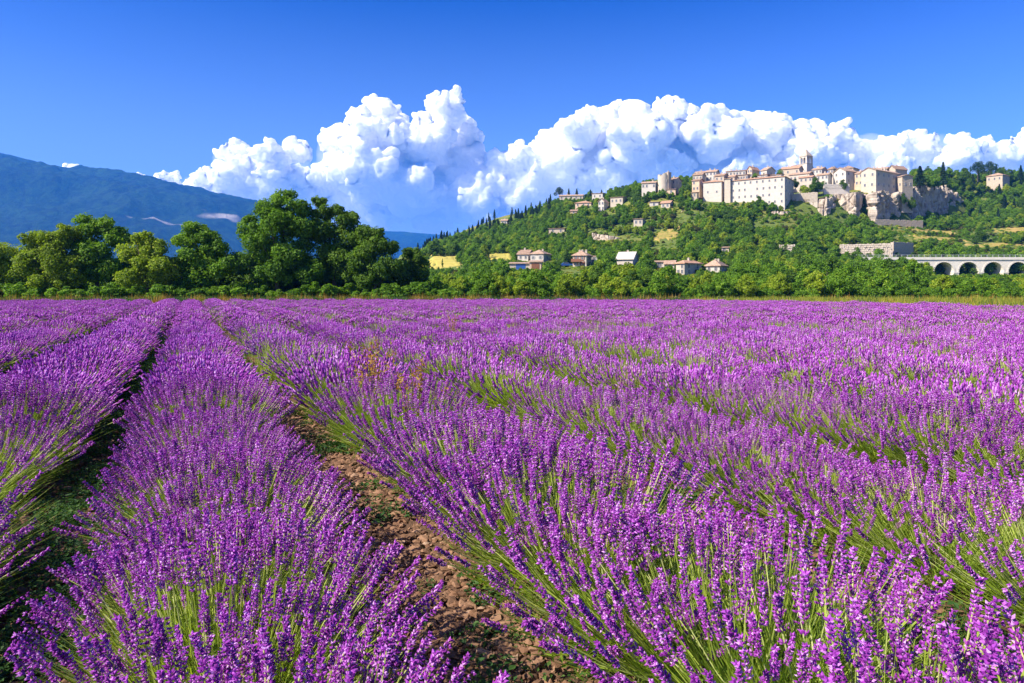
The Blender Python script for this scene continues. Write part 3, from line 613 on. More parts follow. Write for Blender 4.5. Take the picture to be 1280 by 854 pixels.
# yellow fields on the lower slope
def patch(name, label, pts, mat, edge=.3):
    P = [W(px, py, 1) for px, py in pts]; pts = np.array(pts, float)
    x0, x1, y0, y1 = pts[:,0].min(), pts[:,0].max(), pts[:,1].min(), pts[:,1].max()
    gx = np.linspace(x0, x1, 40); Ys = np.linspace(Yof(pts[:,0].mean(), y1), Yof(pts[:,0].mean(), y0), 40)
    PX, YY = np.meshgrid(gx, Ys); ed = np.minimum(np.minimum(PX.ravel()-x0, x1-PX.ravel())/(x1-x0), np.minimum(YY.ravel()-Ys[0], Ys[-1]-YY.ravel())/(Ys[-1]-Ys[0]))
    z = hill_z(PX.ravel(), YY.ravel()) + np.clip(.06+edge*(ed*8-1+1.6*vnoise(np.stack([PX.ravel()/4, YY.ravel()/4, 0*PX.ravel()], -1), 8)), -1.5, .35)
    V = np.stack([(PX.ravel()-CX)/F*YY.ravel(), YY.ravel(), z], -1); a = np.arange(1600).reshape(40,40)
    Q = np.stack([a[:-1,:-1], a[:-1,1:], a[1:,1:], a[1:,:-1]], -1).reshape(-1,4)
    structure(name, mk_mesh(name, V, [Q], [M[mat]], smooth=True), label); KEEP.append((x0+3, x1-3, y0+2, y1-3, Ys.max()))
patch('hay_field', 'golden hay field at the left foot of the hill', [(534,338),(580,319)], 'wheat')
patch('hay_field', 'small golden hay strip left of the white villa', [(608,327),(641,316)], 'wheat')
patch('dry_grass_slope', 'orange dry grass slope above the pinkish rock band', [(814,303),(850,286)], 'dry_slope', 1.2)

for a_, b_, c_, d_ in ((1122,1200,287,292),(1130,1216,296,301),(1192,1292,304,309),(1236,1296,284,292)):
    patch('grass_terrace', 'dry grassy terrace strip on the slope below the shaded cliff', [(a_,d_),(b_,c_)], 'dry_slope', .35)
# ------------------------------------------------------------------ viaduct
def viaduct():
    Y = 240.0; A = W(1092, 332, Y); zt = W(0, 320.5, Y).z; s = 31.0/F*Y; wd = 5.0
    t = thing('viaduct', 'pale stone viaduct with round arches and railing below the terraces', 'bridge', (A.x, Y, 0), radians(0))
    x_first = (1180-1092)/F*Y                       # centre of the first open arch
    r_ = s*.40; zs = zt - 2.0 - r_
    b = MB(); b.box(0, x_first-s/2, 0, wd, -1, zt-1.2); obj('abutment', b.mesh('abutment', [M['concrete']]), t)
    n = 10
    for k in range(9):
        c = x_first + k*s; b = MB(); P = [(c + r_*cos(pi*i/14), zs + r_*sin(pi*i/14)) for i in range(15)]
        top = zt-1.2
        for i in range(14):
            (xa, za), (xb, zb) = P[i], P[i+1]
            b.add([(xa,0,za),(xa,0,top),(xb,0,top),(xb,0,zb),(xa,wd,za),(xa,wd,top),(xb,wd,top),(xb,wd,zb)], [(1,0,3,2),(4,5,6,7),(0,4,7,3)])
        obj('arch', b.mesh('arch', [M['concrete']]), t)
        b = MB()                                     # raised ring of arch stones
        for i in range(14):
            a0, a1 = pi*i/14+.01, pi*(i+1)/14-.01
            V = [(c+q*cos(a), y, zs+q*sin(a)) for y in (-.08, .05) for a, q in ((a0,r_+.01),(a1,r_+.01),(a1,r_+.55),(a0,r_+.55))]
            b.add(V, [(0,3,2,1),(0,1,5,4),(1,2,6,5),(2,3,7,6),(3,0,4,7)])
        obj('arch_ring', b.mesh('arch_ring', [M['concrete']]), t)
        b = MB(); b.box(c+r_, c+s-r_, 0, wd, -1, zt-1.2); b.box(c+r_-.12, c+s-r_+.12, -.12, wd+.1, zs-.35, zs-.02); obj('pier', b.mesh('pier', [M['concrete']]), t)
        if k == 0: b = MB(); b.box(x_first-s/2, c-r_, 0, wd, -1, zt-1.2); obj('pier', b.mesh('pier', [M['concrete']]), t)
    L = x_first + 8.6*s
    b = MB(); b.box(-6, L, -.3, wd+.3, zt-1.2, zt-.75); b.box(-6, L, -.3, 0.1, zt-.745, zt-.3); b.box(-6, L, wd-.1, wd+.3, zt-.745, zt-.3); obj('deck', b.mesh('deck', [M['concrete']]), t)
    b = MB(); b.box(-6, L, .15, .2, zt+.5, zt+.58); b.box(-6, L, .15, .2, zt+.1, zt+.16); rl = obj('railing', b.mesh('railing', [M['metal']]), t)
    b = MB(); b.box(-.05,.05,.1,.22,zt-.3,zt+.6); pm = b.mesh('railing_post', [M['metal']])
    for k in range(int((L+6)/2.0)): obj('railing_post', pm, rl, (-6+k*2.0, -.0, 0))
    KEEP.append((1165, 1300, 318, 343, Y)); KEEP.append((1092, 1165, 318, 324, Y))
viaduct()
# ------------------------------------------------------------------ trees
def unit(n, g):
    v = g.normal(size=(n,3)); return v/np.linalg.norm(v, axis=1, keepdims=True)
def leaves(C, N, s, g, wid=.55):
    """diamond leaves at C with normals N and length s -> verts, quads"""
    n = len(C); t = np.cross(N, unit(n, g)); t /= np.linalg.norm(t, axis=1, keepdims=True)+1e-9; b = np.cross(N, t)
    s = s[:,None]; k = (g.random((n,1))-.5)*.5
    V = np.stack([C-t*s*.5, C+b*s*wid*.5+t*s*k*.4+N*s*.06, C+t*s*.5-N*s*.1, C-b*s*wid*.5+t*s*k*.4+N*s*.06], 1).reshape(-1,3)
    return V, np.arange(4*n).reshape(n,4)
def make_crown(seed, H, R, zb, nl, nleaf, ls, taper=.55, lob=(.2,.36), up=.35, lobes=None):
    g = np.random.default_rng(seed); zc, hz = (zb+H)/2, (H-zb)/2
    if lobes is None:
        u = unit(nl, g)*(g.random((nl,1))**.4)
        tt = (u[:,2]+1)/2; wdt = (1-taper*np.clip(tt-.25,0,1)/.75)
        r = R*g.uniform(*lob, nl)*(1-.35*tt)
        C = np.stack([u[:,0]*(R-r*.75)*wdt, u[:,1]*(R-r*.75)*wdt, zc+u[:,2]*(hz-r*.8)], -1)
    else: C, r = lobes; nl = len(r); tt = np.clip((C[:,2]-zb)/(H-zb),0,1)
    cnt = (nleaf*r**2/np.sum(r**2)).astype(int)+1
    ix = np.repeat(np.arange(nl), cnt); n = len(ix)
    d = unit(n, g); d[:,2] += up*.6; d /= np.linalg.norm(d, axis=1, keepdims=True)
    rr = r[ix]*(.62+.45*g.random(n)**.6)*(1+.55*fbm(d*3.2+ix[:,None]*3.1, 2, seed))
    P = C[ix]+d*rr[:,None]*np.array([1,1,.85])
    P[:,2] = np.maximum(P[:,2], .05)
    N = d+unit(n, g)*.75; N[:,2] += .25; N /= np.linalg.norm(N, axis=1, keepdims=True)
    s = ls*g.uniform(.6,1.4,n); V, Q = leaves(P, N, s, g)
    tint = np.clip(.42+.16*g.normal(size=n)+.3*(g.random(nl)[ix]-.5)+.12*(tt[ix]-.5), 0, 1)
    return V, Q, tint, C, r
def trunk_mb(seed, H, rt, C, zb, limbs=6):
    rs = random.Random(seed); b = MB(); bend = [(0,0,-.3),(rs.uniform(-.1,.1),rs.uniform(-.1,.1),zb*.6+.2),(rs.uniform(-.3,.3),rs.uniform(-.3,.3),lerp(zb,H,.35)),(rs.uniform(-.3,.3),rs.uniform(-.3,.3),lerp(zb,H,.75))]
    b.tube(bend, [rt*1.3, rt, rt*.6, rt*.15], 7)
    idx = rs.sample(range(len(C)), min(limbs, len(C)))
    for i in idx:
        e = Vector(C[i]); t = rs.uniform(.2,.8); s = Vector(bend[1]).lerp(Vector(bend[2]), t)
        mid = s.lerp(e, .5)+Vector((0,0,.08*H*rs.random())); b.tube([s, mid, e], [rt*.5, rt*.32, rt*.08], 5)
    return b
def join_tree(name, tb, V, Q, tint, mat):
    """trunk and crown as one mesh, for the far wood"""
    tv = np.array(tb.v); n = len(tv); fq = np.concatenate([np.array(tb.q), Q+n]); ft = np.array(tb.t)
    mi = np.concatenate([np.zeros(len(tb.q)), np.ones(len(Q)), np.zeros(len(ft))]); ti = np.concatenate([np.zeros(len(tb.q)), tint, np.zeros(len(ft))])
    return mk_mesh(name, np.concatenate([tv, V]), [fq, ft], [M['bark'], M[mat]], mi, ti)
def conifer(seed, H, R, nleaf, ls):
    g = np.random.default_rng(seed); t = g.random(nleaf)**.8; z = H*(.10+.9*t)
    tier = np.floor(z/H*13)/13; rad = R*(1-t)**.85*(.55+.45*((z/H*13) % 1 < .55))+.1
    a = g.random(nleaf)*2*pi; br = .75+.25*np.sin(a*5+np.floor(z/H*13)*2.1); rr = rad*br*np.sqrt(g.uniform(.15,1,nleaf))
    P = np.stack([rr*np.cos(a), rr*np.sin(a), z-rr*.25], -1); N = np.stack([np.cos(a)*.5, np.sin(a)*.5, np.ones(nleaf)], -1)+unit(nleaf,g)*.6; N /= np.linalg.norm(N,axis=1,keepdims=True)
    V, Q = leaves(P, N, ls*g.uniform(.6,1.3,nleaf), g, .4)
    b = MB(); b.tube([(0,0,-.3),(0,0,H*.5),(0,0,H*.97)], [H*.022,H*.014,.03], 6)
    return b, V, Q, np.clip(.45+.2*g.normal(size=nleaf),0,1)
def pine(seed, H, R, nleaf, ls):
    """umbrella pine / cedar: bare stem and flat tiers"""
    g = np.random.default_rng(seed); rs = random.Random(seed); C = []; r = []
    for k in range(7):
        a = k*2.4; zz = H*(.55+.42*k/6); d = R*(.75-.5*k/6); C.append((d*cos(a), d*sin(a), zz)); r.append(R*.42)
    C = np.array(C); r = np.array(r); V, Q, ti, _, _ = make_crown(seed, H, R, H*.5, 0, nleaf, ls, lobes=(C, r))
    z0 = np.repeat(C[:,2], 1)
    return trunk_mb(seed, H, H*.022, C, H*.5, 7), V, Q, ti

KINDS = {}   # kind -> list of (trunk mesh, crown mesh, joined mesh, H, R)
def reg(kind, tb, V, Q, ti, mat, H, R):
    KINDS.setdefault(kind, []).append((tb.mesh('trunk', [M['bark']], True), mk_mesh('crown', V, [Q], [M[mat]], None, ti), join_tree('wood_source', tb, V, Q, ti, mat), H, R))
for s in range(5):
    for kind, mat, zb, H, R, nl in (('round', 'leaf', .1, 6.6, 3.4, 40), ('yellow', 'leaf_y', .1, 6.0, 3.0, 36), ('dark', 'leaf_d', .1, 7.2, 3.3, 40)):
        V, Q, ti, C, r = make_crown(100*s+len(kind), H, R, zb, nl, 3600, .46); reg(kind, trunk_mb(s, H, .2, C, zb+.6), V, Q, ti, mat, H, R)
for s in range(3):
    V, Q, ti, C, r = make_crown(900+s, 3.2, 2.3, 0, 16, 1900, .36); reg('shrub', trunk_mb(s, 3.2, .08, C, .3, 5), V, Q, ti, 'leaf', 3.2, 2.3)
    V, Q, ti, C, r = make_crown(930+s, 3.0, 2.2, 0, 16, 1700, .36); reg('olive', trunk_mb(s, 3.0, .08, C, .3, 5), V, Q, ti, 'leaf_o', 3.0, 2.2)
    b, V, Q, ti = conifer(950+s, 9.5, 2.5, 2600, .6); reg('conifer', b, V, Q, ti, 'leaf_n', 9.5, 2.5)
for s in range(2):
    b, V, Q, ti = pine(970+s, 9.0, 4.0, 2400, .45); reg('pine', b, V, Q, ti, 'leaf_n', 9.0, 4.0)
    V, Q, ti, C, r = make_crown(980+s, 10.0, 1.7, .4, 22, 2600, .4, taper=.8, lob=(.4,.6)); reg('poplar', trunk_mb(s, 10, .15, C, 1, 4), V, Q, ti, 'leaf_d', 10.0, 1.7)
KW = {'round': ('broadleaf_tree','tree','round-crowned green tree'), 'yellow': ('broadleaf_tree','tree','light yellow-green bushy tree'), 'dark': ('broadleaf_tree','tree','dark green dense tree'), 'shrub': ('shrub','shrub','low green shrub'),
      'olive': ('shrub','shrub','dry olive-brown shrub'), 'conifer': ('conifer_tree','tree','pointed dark conifer'), 'pine': ('pine_tree','tree','flat-topped dark pine'), 'poplar': ('poplar_tree','tree','slender upright dark tree')}
def plant_tree(kind, v, loc, rz, s, label, group):
    nm, cat, _ = KW[kind]; tm, cm, jm, H, R = KINDS[kind][v % len(KINDS[kind])]
    t = thing(nm, label, cat, loc, rz, group, scl=s); obj('trunk', tm, t); obj('crown', cm, t); return t

# --- the tall trees at the far left edge of the field, each with its own crown
def big_tree(label, parts, Y, mat, seed, nleaf, ls=.29, px0=None):
    nleaf = int(nleaf*1.5)
    """parts: (px, py, radius px) lobes drawn from the photo; depth spread by their size"""
    g = np.random.default_rng(seed); C = []; r = []
    bx = px0 if px0 else np.mean([p[0] for p in parts]); base = Vector(((bx-CX)/F*Y, Y, 0))
    for px, py, rp in parts:
        p = W(px, py, Y); rr = rp/F*Y
        C.append((p.x-base.x, 0, p.z)); r.append(rr*.85)
        for k in range(9):                                  # depth and roughness
            a = g.random()*2*pi; q = rr*g.uniform(.5,1.15); zz = p.z+g.uniform(-.7,.75)*rr*(1-.4*q/rr)
            C.append((p.x-base.x+q*cos(a)*.85, q*sin(a)*1.1, max(zz, .6))); r.append(rr*g.uniform(.26,.6))
    C = np.array(C); r = np.array(r); H = float((C[:,2]+r).max())
    V, Q, ti, _, _ = make_crown(seed, H, 5, .3, 0, nleaf, ls, lobes=(C, r))
    t = thing('broadleaf_tree', label, 'tree', base, 0, 'tall trees along the end of the lavender field')
    obj('trunk', trunk_mb(seed, H, .024*H, C, 1.2, 9).mesh('trunk', [M['bark']], True), t); obj('crown', mk_mesh('crown', V, [Q], [M[mat]], None, ti), t)
    return t
BT = [
 ('yellow-green low tree at the outer end of the tall tree row', [(-30,330,26),(0,320,22),(15,335,20),(-10,345,25),(25,350,14)], 78, 'leaf_y', 1, 12000),
 ('yellowish bushy tree with spreading lit crown, first of the tall row', [(45,300,14),(60,320,22),(80,335,24),(40,335,20),(75,300,16),(85,290,12),(70,350,18),(55,350,16)], 75, 'leaf_y', 2, 17000),
 ('green tree with two pointed tops beside the yellowish bushy tree', [(105,275,9),(112,290,14),(100,305,16),(130,280,11),(140,292,14),(122,315,22),(105,335,22),(135,340,22),(150,300,12)], 77, 'leaf', 3, 18000),
 ('rounded yellow-green tree between two green trees in the tall row', [(180,300,13),(195,310,16),(165,318,16),(185,330,20),(205,335,18),(170,347,16),(195,350,16)], 74, 'leaf_y', 4, 14000),
 ('green tree with open top showing bare branches in the tall row', [(243,285,11),(255,295,14),(232,300,14),(270,310,14),(245,320,20),(225,335,18),(265,335,20),(285,330,14),(245,348,18)], 75, 'leaf', 5, 17000),
 ('tallest dark green tree with broad lobed crown', [(352,247,13),(335,262,16),(370,262,16),(350,280,24),(320,290,16),(380,285,18),(330,310,22),(365,315,24),(310,330,20),(345,340,22),(385,335,20),(312,275,8)], 77, 'leaf', 6, 30000),
 ('tall dark tree with ragged twin top behind the tallest tree', [(398,252,8),(405,268,13),(420,262,9),(432,275,14),(410,290,20),(440,300,20),(420,320,24),(400,340,20),(440,340,20)], 79, 'leaf_d', 7, 22000),
 ('dark dense tree with sloping outline at the right of the tallest pair', [(455,290,11),(470,292,10),(465,308,16),(485,312,13),(450,325,18),(475,335,20),(495,335,14),(460,350,16)], 76, 'leaf_d', 8, 16000),
 ('small dark rounded tree ending the tall row near the hay field', [(512,318,9),(522,325,12),(506,335,12),(525,343,13),(512,350,12)], 80, 'leaf_d', 9, 9000),
]
for a in BT: big_tree(*a)
# undergrowth at their feet
rs = random.Random(5)
for k, px in enumerate(np.linspace(-30, 560, 34)):
    kind = rs.choice(['shrub','shrub','olive' if px < 60 else 'shrub']); s = rs.uniform(.55, 1.0); Y = 71+rs.uniform(0,5)
    plant_tree(kind, k, ((px-CX)/F*Y, Y, 0), rs.random()*6, (s*1.1, s, s*.8), {'shrub': 'low green shrub in the undergrowth beneath the tall tree row', 'olive': 'dry olive-brown shrub in the undergrowth beneath the tall tree row'}[kind], 'undergrowth below the tall trees')

for k, px in enumerate(np.linspace(-40, 545, 26)):
    s = rs.uniform(.75,1.1)*(1 if px < 500 else .6); Y = 81+rs.uniform(0,5)
    plant_tree(rs.choice(['dark','round']), k, ((px+rs.uniform(-6,6)-CX)/F*Y, Y, -.3), rs.random()*6, (s, s, s*.85), 'dense green tree filling the gaps behind the tall tree row', 'trees behind the tall tree row')
# --- hillside, foot belt and crest
cand = []
def blocked(px, py, hp, wp, Y, x, y, keepk=.55):
    for a, b_, t, d, ky in KEEP:
        if Y < ky+2 and px+wp*keepk > a and px-wp*keepk < b_ and py-hp*.92 < d-1 and py > t: return True
    for fx, fy, c_, s_, xa, xb, ya, yb in FOOT:
        lx, ly = (x-fx)*c_+(y-fy)*s_, -(x-fx)*s_+(y-fy)*c_
        if xa-1.2 < lx < xb+1.2 and ya-1.2 < ly < yb+1.2: return True
    return False
grid = {}
def spaced(x, y, d):
    c = (int(x//4), int(y//4))
    for i in (-1,0,1):
        for j in (-1,0,1):
            for q in grid.get((c[0]+i, c[1]+j), ()):
                if (x-q[0])**2+(y-q[1])**2 < d*d: return False
    grid.setdefault(c, []).append((x, y)); return True
rs = random.Random(11)
def try_tree(kind, px, Y, s, v=None, sp=2.6, force=False, sz=None, z=None):
    x = (px-CX)/F*Y
    if z is None: z = hz1(px, Y) if Y > 96 else 0.0
    z = max(z, 0)
    lst = KINDS[kind]; v = rs.randrange(len(lst)) if v is None else v; H, R = lst[v][3]*s, lst[v][4]*s
    p, q = proj(x, Y, z)
    if not force and blocked(p, q, H/Y*F, R/Y*F, Y, x, Y): return False
    if not force and not spaced(x, Y, sp): return False
    cand.append([kind, v, x, Y, z-.15, rs.random()*6.28, s, p, q, H/Y*F, sz or rs.uniform(.85,1.1)]); return True
# placed by hand: crest conifers, terrace trees, landmark trees
for px, py, kind, hp in [(688,243,'conifer',0),(699,240,'pine',14),(711,236,'conifer',15),(721,234,'conifer',17),(675,250,'conifer',10),(664,255,'conifer',9),(640,265,'conifer',10),(618,272,'conifer',12),(604,276,'conifer',9),(611,272,'conifer',11),(738,237,'conifer',9),(752,236,'conifer',8),(765,234,'conifer',10)]:
    Y = 1.0*np.interp(px, [540,620,700,800], [600,560,500,430]); H = KINDS[kind][0][3]
    z = hz1(px, Y); hh = (hz1(px,Y)-EYE); 
    try_tree(kind, px, Y, max(.75, (hp or 12)/F*Y/H*1.0), force=True)
for px, pb, Y, hpx, kind, wf in [(1150,234,378,27,'conifer',1.5),(1179,232,392,30,'conifer',1.0),(1168,236,380,20,'round',1),(1205,228,430,20,'dark',1),(1222,226,430,22,'pine',1),(1238,224,446,20,'pine',1.1),(1262,228,448,18,'dark',1),(1276,226,440,20,'conifer',1),(1137,240,372,14,'round',1),
        (1018,244,352,24,'dark',1),(1006,245,352,15,'yellow',1.2),(1029,238,356,13,'round',1.1),(1054,238,355,15,'dark',1.1),(1034,250,348,9,'shrub',1.2),(948,262,347,19,'dark',.9),(856,247,364,22,'dark',.9),(861,262,352,18,'round',1),(975,222,384,12,'round',1),(994,235,360,13,'dark',1),(944,224,382,9,'round',1.2),
        (1078,256,352,14,'dark',1),(1083,268,350,16,'dark',1),(1090,250,352,12,'dark',.9),(1072,246,352,9,'shrub',1.2),(1130,255,358,15,'dark',.8),(1140,262,360,18,'dark',.7),(553,334,250,12,'poplar',.8),(592,336,236,24,'dark',1.1),(576,330,262,18,'round',1)]:
    tm, cm, jm, H, R = KINDS[kind][0]; s = hpx/F*Y/H; p = W(px, pb, Y)
    cand.append([kind, 0, p.x, Y, p.z-.3, rs.random()*6.28, s, px, pb, hpx, 1.0]); cand[-1].append(wf); spaced(p.x, Y, 2)
# belt of trees and bushes along the foot, on the field side
for px in np.arange(530, 1340, 5.5):
    try_tree(rs.choice(['shrub','shrub','round','yellow','shrub']), px+rs.uniform(-2,2), rs.uniform(97,103), rs.uniform(.5,.75)*(1 if px > 560 else .7), sp=.5)
for k in range(1500):
    px = rs.uniform(520, 1330); Y = rs.uniform(100, 165); kind = rs.choice(['round','round','dark','yellow','shrub','shrub','round'])
    s = rs.uniform(.6,.95)*(1.0 if Y > 110 else .75)
    if px < 560: s *= .6
    try_tree(kind, px, Y, s, sp=3.0)
NT = 17000; gA = np.random.default_rng(12); pxA = gA.uniform(520, 1380, NT); YA = 150+(gA.random(NT)**.8)*330; fA = vnoise(np.stack([pxA/35, YA/30, 0*pxA], -1), 5); zA = hill_z(pxA, YA)
lim = np.interp(pxA, [540,700,870,1000,1200,1400], [640,520,446,432,470,500])
for px, Y, f, z in zip(pxA, YA, fA, zA):
    if Y > np.interp(px, [540,700,870,1000,1200,1400], [640,520,446,432,470,500]): continue
    if 880 < px < 1140 and Y > 352: continue                                  # the village itself
    if px > 1110 and 262 < Y < 345 and rs.random() < .85: continue            # open terraces
    kind = rs.choice(['round','round','dark','round','yellow'] if f > -.1 else ['round','yellow','shrub','olive','round'])
    if px < 690 and Y > 430 and rs.random() < .45: kind = 'conifer'
    if px > 1200 and Y > 370 and rs.random() < .25: kind = rs.choice(['conifer','dark'])
    if 730 < px < 870 and 300 < Y < 335 and rs.random() < .7: kind = rs.choice(['olive','olive','shrub','yellow'])
    for s in (rs.uniform(.65,1.05), .42, .25):                                # a smaller one where a tall crown would hide a wall
        if try_tree(kind, px, Y, s, sp=3.1 if s > .5 else 2.2, z=z): break
for k in range(260):                                                          # bushes at the foot of walls and cliffs
    px = rs.uniform(880, 1092); Y = rs.uniform(322, 345 if px > 985 else 347); try_tree(rs.choice(['shrub','shrub','olive','round']), px, Y, rs.uniform(.22,.5), force=True)
for k in range(60):
    px = rs.uniform(1094, 1190); Y = rs.uniform(350, 355)+(px-1094)*.48; try_tree(rs.choice(['shrub','dark']), px, Y-4, rs.uniform(.2,.42), force=True)
for k in range(34):
    px = rs.uniform(1048, 1146); try_tree(rs.choice(['shrub','shrub','yellow']), px, rs.uniform(269,274), rs.uniform(.3,.5), force=True); try_tree('shrub', px, rs.uniform(249,254) if px > 1060 else 256, rs.uniform(.3,.6), force=rs.random() < .6)
# rows of hedge shrubs along the terraces
for row in range(5):
    Yr = 276+row*16
    for px in np.arange(1120+row*4, 1330, 4.2):
        if rs.random() < .8: try_tree(rs.choice(['shrub','shrub','olive']), px+rs.uniform(-1.5,1.5), Yr+rs.uniform(-1,1)+(px-1120)*.03, rs.uniform(.45,.75), sp=1.2)
# the open country left of the hill, far
for k in range(420):
    px = rs.uniform(-60, 560); Y = rs.uniform(150, 900); kind = rs.choice(['round','dark','yellow','round']); s = rs.uniform(.7,1.3); x = (px-CX)/F*Y
    if spaced(x, Y, 4): cand.append([kind, rs.randrange(5), x, Y, -.1 if Y < 690 else 0, rs.random()*6, s, px, proj(x,Y,0)[1], 7*s/Y*F, 1.0])
def in_frame(c): return -20 < c[7] < 1300 and c[6] > 0
vis = [c for c in cand if in_frame(c)]
vis.sort(key=lambda c: -c[9]*(1.0 if c[8]-c[9] < 352 else .2))
ind = vis[:270]; rest = [c for c in cand if id(c) not in {id(q) for q in ind}]
def tree_label(c):
    if c[7] < 520: return KW[c[0]][2] + ' far behind the tall tree row'
    lm = min(LAND, key=lambda l: (l[0]-c[7])**2+((l[1]-c[8])*1.6)**2); dx, dy = c[7]-lm[0], c[8]-lm[1]
    if c[3] < 166: return f'{KW[c[0]][2]} at the field edge below the {lm[2]}'
    rel = 'downhill of' if dy > 10 else 'uphill of' if dy < -10 else 'on the slope beside'
    return f'{KW[c[0]][2]} {rel} the {lm[2]}'
for c in ind:
    wf = c[11] if len(c) > 11 else 1.0
    plant_tree(c[0], c[1], (c[2], c[3], c[4]), c[5], (c[6]*wf, c[6]*wf, c[6]*c[10]), tree_label(c), 'trees and shrubs of the village hill')

def scatter(name, pts, vid, rot, scl, sources, label, cat):
    """one object of uncountable growth: points that carry copies of the sources"""
    me = bpy.data.meshes.new(name); me.vertices.add(len(pts)); me.vertices.foreach_set('co', np.asarray(pts, np.float32).ravel())
    for nm, ty, d in (('vid','INT',vid),('rot','FLOAT_VECTOR',rot),('scl','FLOAT_VECTOR',scl)):
        a = me.attributes.new(nm, ty, 'POINT')
        if ty == 'INT': a.data.foreach_set('value', np.asarray(d, np.int32))
        else: a.data.foreach_set('vector', np.asarray(d, np.float32).ravel())
    o = obj(name, me); stuff(o, label, cat)
    c = bpy.data.collections.new(name+'_sources')
    for i, sm in enumerate(sources):
        so = bpy.data.objects.new(f'{name}_source_{i:03d}', sm); c.objects.link(so)
    ng = bpy.data.node_groups.new(name, 'GeometryNodeTree')
    ng.interface.new_socket('Geometry', in_out='INPUT', socket_type='NodeSocketGeometry'); ng.interface.new_socket('Geometry', in_out='OUTPUT', socket_type='NodeSocketGeometry')
    N = ng.nodes; gi = N.new('NodeGroupInput'); go = N.new('NodeGroupOutput'); ci = N.new('GeometryNodeCollectionInfo'); ip = N.new('GeometryNodeInstanceOnPoints')
    ci.inputs['Collection'].default_value = c; ci.inputs['Separate Children'].default_value = True; ci.inputs['Reset Children'].default_value = True
    ip.inputs['Pick Instance'].default_value = True
    def na(nm, ty): q = N.new('GeometryNodeInputNamedAttribute'); q.data_type = ty; q.inputs['Name'].default_value = nm; return q.outputs['Attribute']
    L = ng.links; L.new(gi.outputs[0], ip.inputs['Points']); L.new(ci.outputs[0], ip.inputs['Instance'])
    L.new(na('vid','INT'), ip.inputs['Instance Index']); L.new(na('rot','FLOAT_VECTOR'), ip.inputs['Rotation']); L.new(na('scl','FLOAT_VECTOR'), ip.inputs['Scale'])
    L.new(ip.outputs[0], go.inputs[0])
    md = o.modifiers.new('scatter', 'NODES'); md.node_group = ng
    return o
# low scrub over every open bit of the slope
SCR = []
for k in range(6):
    g = np.random.default_rng(700+k); n = 420; d = unit(n, g); d[:,2] = np.abs(d[:,2]); P = d*np.array([1,1,.8])*(.6+.45*g.random((n,1))); N = d+unit(n,g)*.7; N /= np.linalg.norm(N,axis=1,keepdims=True)
    V, Q = leaves(P, N, .32*g.uniform(.6,1.4,n), g); SCR.append(mk_mesh('scrub', V, [Q], [M[('leaf','leaf_y','leaf_o','leaf','grass_y','leaf_d')[k]]], None, np.clip(.45+.2*g.normal(size=n),0,1)))
g = np.random.default_rng(71); n = 15000; px = g.uniform(520, 1380, n); Y = g.uniform(150, 470, n); z = hill_z(px, Y); x = (px-CX)/F*Y
ok = (vnoise(np.stack([x/9, Y/9, 0*x], -1), 6) > -.45) & (Y < np.interp(px, [540,700,870,1000,1200,1400], [640,520,446,432,470,500]))
for fx, fy, c_, s_, xa, xb, ya, yb in FOOT:
    lx, ly = (x-fx)*c_+(Y-fy)*s_, -(x-fx)*s_+(Y-fy)*c_; ok &= ~((lx > xa-.6)&(lx < xb+.6)&(ly > ya-.6)&(ly < yb+.6))
for a_, b_, y_ in ((534,582,0),(608,641,0)): ok &= ~((px > a_)&(px < b_)&(Y > 225)&(Y < 345))
ok &= ~((px > 880)&(px < 1140)&(Y > 358))
x, Y, z = x[ok], Y[ok], z[ok]; n = len(x); s = g.uniform(.35,1.0,n)
scatter('hill_scrub', np.stack([x,Y,z-.1],-1), g.integers(0,6,n), np.stack([0*x,0*x,g.random(n)*6.28],-1), np.stack([s*1.2,s*1.2,s],-1), SCR, 'low scrub and tall grass on the open slopes', 'scrub')
flat = []; off = {}
for kd in KINDS: off[kd] = len(flat); flat += [q[2] for q in KINDS[kd]]
if rest:
    scatter('woodland', [(c[2], c[3], c[4]) for c in rest], [off[c[0]]+c[1] for c in rest], [(0,0,c[5]) for c in rest], [((c[11] if len(c) > 11 else 1)*c[6],)*2+(c[6]*c[10],) for c in rest], flat, 'dense mixed woodland covering the rest of the hill', 'woodland')
# ------------------------------------------------------------------ lavender field
TH = atan((640-236)/F); RD = np.array([-sin(TH), cos(TH)]); RN = np.array([cos(TH), sin(TH)])   # row direction and its right-hand normal
X0, SP = .16, 1.72
def field_end(px): return np.interp(px, [-150,0,240,640,900,1100,1280,1450], [52,54,56,58,54,46,36,32])
# soil
def rowcoord(x, y): return x*RN[0]+y*RN[1], x*RD[0]+y*RD[1]
pts = [((px-CX)/F*field_end(px), field_end(px)+.6) for px in np.linspace(-420, 1700, 40)]
structure('field_soil', plane_mesh('field_soil', [(-46,-4),(46,-4)] + pts[::-1], M['soil'], .006), 'brown stony soil of the lavender field')
gu = np.arange(-6, 9.01, .05); gv = np.arange(.2, 16, .05); U, Vv = np.meshgrid(gu, gv)
xx = U*RN[0]+Vv*RD[0]; yy = U*RN[1]+Vv*RD[1]
ph = np.cos((U-X0)/SP*2*pi)
zz = .05+.035*ph+.03*fbm(np.stack([xx.ravel()*2.2, yy.ravel()*2.2, 0*xx.ravel()],-1),4,2).reshape(xx.shape)+.012*fbm(np.stack([xx.ravel()*11, yy.ravel()*11, 0*xx.ravel()],-1),3,8).reshape(xx.shape)
a = np.arange(U.size).reshape(U.shape); Q = np.stack([a[:-1,:-1],a[:-1,1:],a[1:,1:],a[1:,:-1]],-1).reshape(-1,4)
